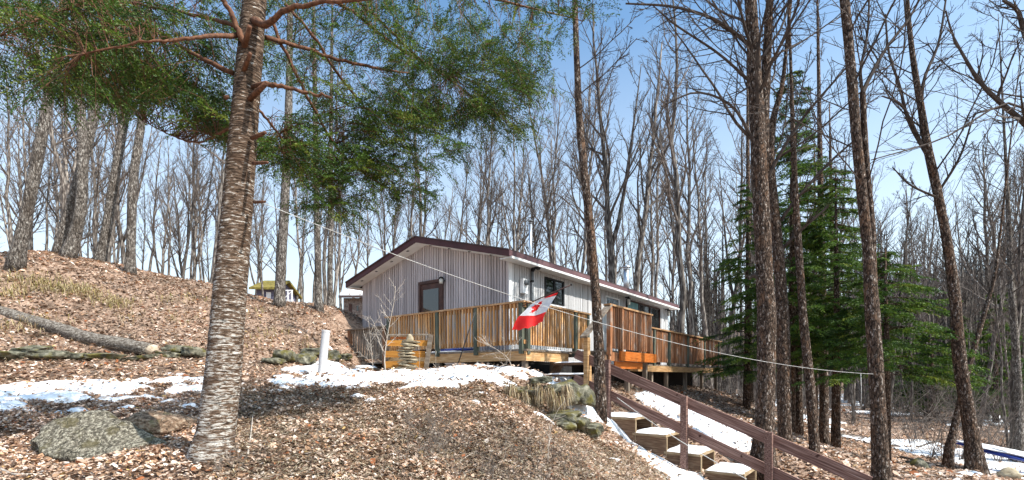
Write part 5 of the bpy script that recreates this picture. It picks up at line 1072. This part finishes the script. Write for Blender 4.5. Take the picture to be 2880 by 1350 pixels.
# grey trough pot and the black stick
pt0 = at(1280, 1050, 10.1); pot = thing('plant_trough', tuple(pt0), 'grey plastic trough pot on the snow under the deck edge', 'pot')
a, b = .175, .15; h = .19; V = np.array([(-b, -.09, 0), (b, -.09, 0), (b, .09, 0), (-b, .09, 0), (-a, -.11, h), (a, -.11, h), (a, .11, h), (-a, .11, h)]); link('trough', mesh_np('trough', V, [BF], M['pot']), pot)
link('rim', boxmesh(2 * a + .04, .26, .02, M['pot']), pot, (0, 0, h + .0105))
sa, sb = at(1286, 1030, 10.05), at(1336, 878, 10.06); mb = MB(); tube(mb, [(0, 0, 0), sb - sa], .012, 6); o = link('stick', mb.mesh('stick', M['black'], True)); o.location = sa; tag(o, 'thin black stick leaning from the trough pot against the deck railing', 'stick')
tp = uv(DU + .35, 8.5); o = link('blue_tarp', rockmesh(560, (.18, 1.35, .08), M['blue'], 3, .3)); o.location = (tp[0], tp[1], DZ + .075); o.rotation_euler = (0, 0, ANG); tag(o, 'blue folded tarp on the deck floor behind the railing', 'tarp')
# ------------------------------------------------------------------ rocks, logs, sticks
def rock(name, x, y, Y, wpx, hpx, depth, mat, seed, label, rot=(0, 0, 0), cat='rock', group=None, sub=4, rough=.3, slab=0.0):
    p = at(x, y, Y); me = rockmesh(seed, (wpx * Y / F, depth, hpx * Y / F), mat, sub, rough, slab); o = link(name, me); o.location = (p[0], p[1], p[2]); o.rotation_euler = rot
    return tag(o, label, cat, group)
def hullrock(name, pts, mat, label, seed, amp=.035):
    b0 = np.mean([at(*p) for p in pts], axis=0); bm = bmesh.new()
    for p in pts: bm.verts.new(at(*p) - b0)
    r = bmesh.ops.convex_hull(bm, input=bm.verts); bmesh.ops.delete(bm, geom=[g for g in r['geom_interior'] if isinstance(g, bmesh.types.BMVert)], context='VERTS')
    bmesh.ops.triangulate(bm, faces=bm.faces)
    bmesh.ops.subdivide_edges(bm, edges=bm.edges, cuts=7, use_grid_fill=True); bmesh.ops.triangulate(bm, faces=bm.faces)
    for k in range(2): bmesh.ops.smooth_vert(bm, verts=bm.verts, factor=.5, use_axis_x=True, use_axis_y=True, use_axis_z=True)
    bm.normal_update()
    for v in bm.verts:
        c_ = v.co; v.co = c_ + v.normal * (amp * 2.2 * (vnoise(c_.x * 4 + seed, c_.y * 4 + c_.z * 5) - .5) + amp * (vnoise(c_.x * 13 + c_.z * 9, c_.z * 12 + seed + c_.y * 7) - .5))
    me = bpy.data.meshes.new('rock'); bm.to_mesh(me); bm.free(); me.materials.append(mat)
    for p in me.polygons: p.use_smooth = True
    o = link(name, me); o.location = b0; return tag(o, label, 'rock')
hullrock('boulder', [(72, 1238, 5.0), (112, 1194, 5.1), (225, 1152, 5.25), (290, 1156, 5.35), (335, 1192, 5.2), (455, 1228, 5.1), (478, 1272, 5.0), (425, 1312, 4.85), (250, 1306, 4.75), (125, 1274, 4.85), (100, 1290, 5.3), (200, 1180, 5.8), (330, 1200, 5.8), (440, 1280, 5.6), (250, 1320, 5.2)],
         M['rock'], 'large grey-green lichened boulder near the evergreen trunk', 3)
rock('boulder', 448, 1198, 5.75, 200, 92, .75, M['rock_tan'], 604, 'smaller tan boulder tucked between the big boulder and the trunk', (0, R(6), .2))
rock('flat_stone', 245, 1308, 4.75, 170, 26, .22, M['rock_tan'], 605, 'flat buried stone lying at the foot of the big boulder')
for k, (x, y, Y, w, h, d) in enumerate([(1400, 1118, 8.35, 95, 46, .5), (1480, 1120, 8.5, 120, 96, .7), (1580, 1108, 8.8, 120, 90, .7), (1640, 1115, 8.9, 66, 90, .5), (1565, 1175, 8.1, 130, 50, .5), (1615, 1190, 8.1, 90, 48, .4), (1665, 1210, 8.2, 62, 44, .4), (1520, 1068, 9.1, 70, 26, .4), (1590, 1200, 7.8, 60, 34, .3)]):
    rock('rock', x, y, Y, w, h, d, M['rock_moss'], 620 + k, 'moss-stained rock in the outcrop between the snowy bank and the stairs', (rnd.gauss(0, .1), rnd.gauss(0, .12), rnd.uniform(-.5, .5)), group='rocks of the outcrop by the stairs', sub=4, slab=.35)
for k, (x, y, w, h) in enumerate([(20, 1000, 90, 34), (95, 985, 80, 30), (150, 1000, 100, 30), (230, 1004, 90, 26), (300, 1002, 90, 22), (500, 985, 80, 30), (545, 992, 60, 34), (480, 1000, 60, 22), (400, 1006, 80, 18)]):
    p = ground_at(x, y + h * .4); rock('rock', x, y, p[1] + .1, w, h, .5, M['rock_moss'], 640 + k, 'flat mossy rock in the low ledge along the foot of the hillside', (rnd.gauss(0, .08), rnd.gauss(0, .08), rnd.uniform(-.3, .3)), group='rocks of the hillside ledge', sub=4, slab=.45)
for k, (x, y, w, h) in enumerate([(800, 1002, 60, 40), (850, 1008, 70, 36), (880, 992, 70, 30), (935, 1000, 55, 36), (770, 1016, 50, 24), (965, 1004, 40, 24)]):
    p = ground_at(x, y + h * .4); rock('rock', x, y, p[1] + .1, w, h, .45, M['rock_moss'], 660 + k, 'dark mossy rock at the hillside foot behind the white pipe', (rnd.gauss(0, .08), rnd.gauss(0, .08), rnd.uniform(-.3, .3)), group='dark rocks behind the pipe', sub=4, slab=.4)
rock('rock', 2585, 1310, 10.2, 62, 46, .4, M['rock_moss'], 680, 'dark mossy stump-like rock on the leaves between the two leaning trunks', sub=3)
# grass hanging over the outcrop
hx, hy, hz = [], [], []
for k in range(2600):
    cl = nrng.integers(0, 26); x = 1432 + ((cl * 37) % 181) + nrng.normal(0, 5); y = 1084 + ((cl * 53) % 37) + nrng.normal(0, 5); p = at(x, y, 7.95 + ((cl * 29) % 17) / 34 + nrng.normal(0, .03)); hx.append(p[0]); hy.append(p[1]); hz.append(p[2])
blades('dry_grass', np.array(hx), np.array(hy), .23, .005, GOLD[:2] + STRAW + [(.14, .10, .04)], (.30, .02, .62, -.85), 'shaggy yellow dry grass hanging over the rock outcrop', np.array(hz), lean=(.05, -.5, 0))
# fallen log
lg = [(-60, 858, 11.4, 34), (60, 895, 11.1, 34), (150, 920, 10.8, 34), (250, 952, 10.5, 37), (340, 968, 10.3, 38), (425, 984, 10.1, 36)]
rows = spline([np.r_[at(*s[:3]), s[3] * s[2] / F / 2] for s in lg], 24); e0 = rows[-1, :3]
log = thing('fallen_log', tuple(e0), 'long fallen grey log lying down the hillside with a pale cut end', 'log'); mb = MB(); tube(mb, rows[:, :3], rows[:, 3], 14, lump=.04, rng=nrng); link('trunk', mb.mesh('log', M['log'], True, e0), log)
dl = rows[-1, :3] - rows[-2, :3]; dl /= np.linalg.norm(dl); mb = MB(); tube(mb, [e0 + dl * .002, e0 + dl * .05 + np.array([0, 0, -.02]), e0 + dl * .10 + np.array([0, 0, -.05])], [rows[-1, 3] * .98, rows[-1, 3] * .9, rows[-1, 3] * .55], 14); link('cut_end', mb.mesh('cut', M['logend'], False, e0), log)
def stick(pts, r, mat, label, name='fallen_branch', group=None):
    p = np.array([at(*q) for q in pts]); rows = spline(p, 10); mb = MB(); tube(mb, rows - rows[0], np.linspace(r, r * .45, 10), 6); o = link(name, mb.mesh(name, mat, True)); o.location = rows[0]; return tag(o, label, 'branch', group)
def gstick(px, r, mat, label, lift=.03, **kw):
    pts = [];
    for x, y in px: g = ground_at(x, y); pts.append((g[0], g[1], g1(g[0], g[1]) + lift))
    rows = spline(np.array(pts), 10); mb = MB(); tube(mb, rows - rows[0], np.linspace(r, r * .5, 10), 6); o = link('fallen_branch', mb.mesh('b', mat, True)); o.location = rows[0]; return tag(o, label, 'branch', **kw)
gstick([(1098, 1206), (1160, 1250), (1250, 1318)], .012, M['branch_red'], 'reddish stick slanting down the middle of the leafy bank')
gstick([(460, 1322), (560, 1310), (690, 1296)], .008, M['twig_pale'], 'pale thin stick in the leaves right of the big boulder')
gstick([(0, 1330), (40, 1345), (90, 1352)], .012, M['twig_pale'], 'pale stick in the leaves left of the boulder')
gstick([(697, 1295), (705, 1240), (711, 1180)], .010, M['twig_pale'], 'pale dead stem beside the evergreen trunk foot', .05)
gstick([(1270, 1330), (1330, 1290), (1400, 1262)], .007, M['twig_pale'], 'thin pale twig on the bank below the outcrop')
gstick([(1300, 1348), (1380, 1310), (1430, 1240)], .006, M['twig'], 'thin dark twig arching over the bank')
gstick([(2440, 1268), (2540, 1290), (2660, 1320)], .05, M['bark_far'], 'grey fallen trunk in the snow patches near the leaning tree')
gstick([(2575, 1262), (2650, 1240), (2690, 1232)], .035, M['bark_far'], 'short fallen trunk propped near the thin bent tree')
gstick([(2360, 1225), (2420, 1232), (2480, 1240)], .05, M['bark_far'], 'dark fallen trunk under the firs')
# bare shrubs by the deck
SHR = [dict(n=9, t0=.15, len=.5, ang=42, up=.06, wob=.10, segs=5, sides=4, rr=.6, rmin=.004, taper=.4), dict(n=5, t0=.2, len=.45, ang=40, up=.04, wob=.14, segs=3, sides=3, rr=.6, rmin=.003)]
def shrub(px, r, seed, label, spec=SHR):
    rows = spline(np.array([at(*q) for q in px]), 12); b = rows[0]; t = thing('bare_shrub', tuple(b), label, 'shrub'); rg = np.random.default_rng(seed); mb = MB(); rad = np.linspace(r, r * .3, 12); tube(mb, rows, rad, 5)
    link('stem', mb.mesh('stem', M['twig_pale'], True, b), t); cm = MB(); grow(cm, rows, rad, 0, spec, rg); link('crown', cm.mesh('crown', M['twig_pale'], False, b), t)
shrub([(1084, 1046, 9.9), (1082, 1000, 9.9), (1094, 920, 9.9), (1108, 850, 9.9), (1112, 805, 9.9)], .014, 81, 'pale leafless sapling rising in front of the deck end by the slatted planter', [dict(SHR[0], n=16, len=.62)] + SHR[1:])
shrub([(1050, 1066, 9.6), (1046, 1000, 9.6), (1040, 940, 9.6), (1036, 900, 9.6)], .006, 82, 'thin pale shrub in the snow in front of the side platform')
shrub([(1180, 1080, 9.0), (1180, 1020, 9.0), (1178, 980, 9.0)], .004, 83, 'single dry stem in the snow before the cairn', [dict(SHR[0], n=2, len=.15)])
shrub([(1226, 1085, 9.0), (1226, 1030, 9.0), (1225, 985, 9.0)], .004, 84, 'single dry stem in the snow before the trough pot', [dict(SHR[0], n=2, len=.15)])
shrub([(1445, 1052, 9.6), (1430, 1010, 9.6), (1400, 985, 9.6), (1370, 965, 9.6)], .008, 85, 'low sprawling pale shrub in the snow below the deck corner', [dict(SHR[0], n=14, len=.6, ang=60, up=.0)] + SHR[1:])
shrub([(1365, 1090, 8.8), (1395, 1050, 8.8), (1430, 1010, 8.8)], .006, 86, 'slanting bare shoot in the snow in front of the deck corner', [dict(SHR[0], n=4, len=.3)])
shrub([(1540, 1300, 5.6), (1548, 1210, 5.6), (1570, 1150, 5.7)], .004, 87, 'thin reddish weed stalk standing on the leafy bank', [dict(SHR[0], n=5, len=.2)])
# blue tarp and white stone at the right
t0 = ground_at(2800, 1262); a = at(2700, 1248, 14.2); b = at(2930, 1300, 12.6); dv = b - a; L = np.linalg.norm(dv)
tarp = thing('tarp_cover', tuple((a + b) / 2), 'long blue tarpaulin heaped on the ground with snow on top behind the leaning trunk', 'tarp')
me = rockmesh(701, (L * 1.1, .5, .17), M['blue'], 4, .35); o = link('tarp', me, tarp); o.rotation_euler = (0, math.asin(-dv[2] / L) if abs(dv[2]) < L else 0, math.atan2(dv[1], dv[0]))
me = rockmesh(702, (L * 1.12, .55, .15), M['snow'], 4, .4); o = link('snow_cap', me, tarp, (0.02, .10, .07)); o.rotation_euler = (0, math.asin(-dv[2] / L) if abs(dv[2]) < L else 0, math.atan2(dv[1], dv[0]))
rock('boulder', 2838, 1335, 10.0, 50, 40, .35, M['cairn'], 703, 'pale rounded stone in the snow near the blue tarpaulin', sub=3)
# ------------------------------------------------------------------ buildings beyond the crest
Yh = 30; a = at(722, 850, Yh); b = at(770, 792, Yh)
hs = thing('house', (a[0], Yh, a[2] - 1.2), 'blue-violet clad house with a mossy roof beyond the hillside crest', 'house')
hx1 = at(772, 0, Yh)[0]; he = at(0, 812, Yh)[2]
prism('wall', [(Yh, a[2] - 1.2), (Yh + 3, a[2] - 1.2), (Yh + 3, he), (Yh + 1.5, he + .62), (Yh, he)], a[0], hx1, 0, M['violet'], hs)
for k in range(8): z = a[2] - .35 + k * .15; box('cladding_board', (a[0] - .01, Yh - .03, z), (hx1, Yh - .002, z + .135), M['violet'], hs)
prism('roof', [(Yh - .35, he - .1), (Yh + 1.5, he + .66), (Yh + 3.35, he - .1), (Yh + 3.35, he + .03), (Yh + 1.5, he + .80), (Yh - .35, he + .03)], a[0] - .3, hx1 + .25, 0, M['mossroof'], hs)
box('window', (at(750, 0, Yh)[0], Yh - .06, at(0, 840, Yh)[2]), (at(763, 0, Yh)[0], Yh - .032, at(0, 822, Yh)[2]), M['whitepaint'], hs)
pr = thing('porch_railing', tuple(at(812, 848, 27)), 'white porch railing beyond the crest beside the blue-violet house', 'railing')
for x in (797, 808, 819): pxbox('post', x, 818, x + 2.5, 852, 27, .08, M['whitepaint'], pr)
pxbox('top_rail', 796, 815, 822, 818, 27, .08, M['whitepaint'], pr); pxbox('bottom_rail', 794, 842, 824, 849, 27.1, .06, M['whitepaint'], pr)
beam('cross_brace', at(799, 840, 27.02), at(820, 820, 27.02), .03, .04, M['whitepaint'], pr)
Ys = 24; ob = thing('outbuilding', tuple(at(970, 895, Ys)), 'grey stone outbuilding with a snow-covered roof beside the cabin', 'shed')
pxbox('wall', 966, 838, 1060, 930, Ys, 4, M['stonewall'], ob)
for k in range(6):
    for q in range(12): pxbox('stone', 966.3 + q * 6 + (k % 2) * 2.5, 840 + k * 8, 971.5 + q * 6 + (k % 2) * 2.5, 847.2 + k * 8, Ys - .03, .028, M['stonewall'], ob)
pxbox('door', 981, 855, 990, 892, Ys - .06, .028, M['darkframe'], ob); pxbox('window', 1003, 860, 1008, 874, Ys - .06, .028, M['glass'], ob)
zt = at(0, 838, Ys)[2]; x0 = at(960, 0, Ys)[0]; x1 = at(1068, 0, Ys)[0]
prism('roof', [(Ys - .4, zt - .05), (Ys + 2, zt + .75), (Ys + 4.4, zt - .05), (Ys + 4.4, zt + .05), (Ys + 2, zt + .86), (Ys - .4, zt + .06)], x0, x1, 0, M['shingle'], ob)
prism('roof_snow', [(Ys - .38, zt + .065), (Ys + 2, zt + .865), (Ys + 2, zt + .97), (Ys - .38, zt + .17)], x0 + .05, x1 - .05, 0, M['snow'], ob)
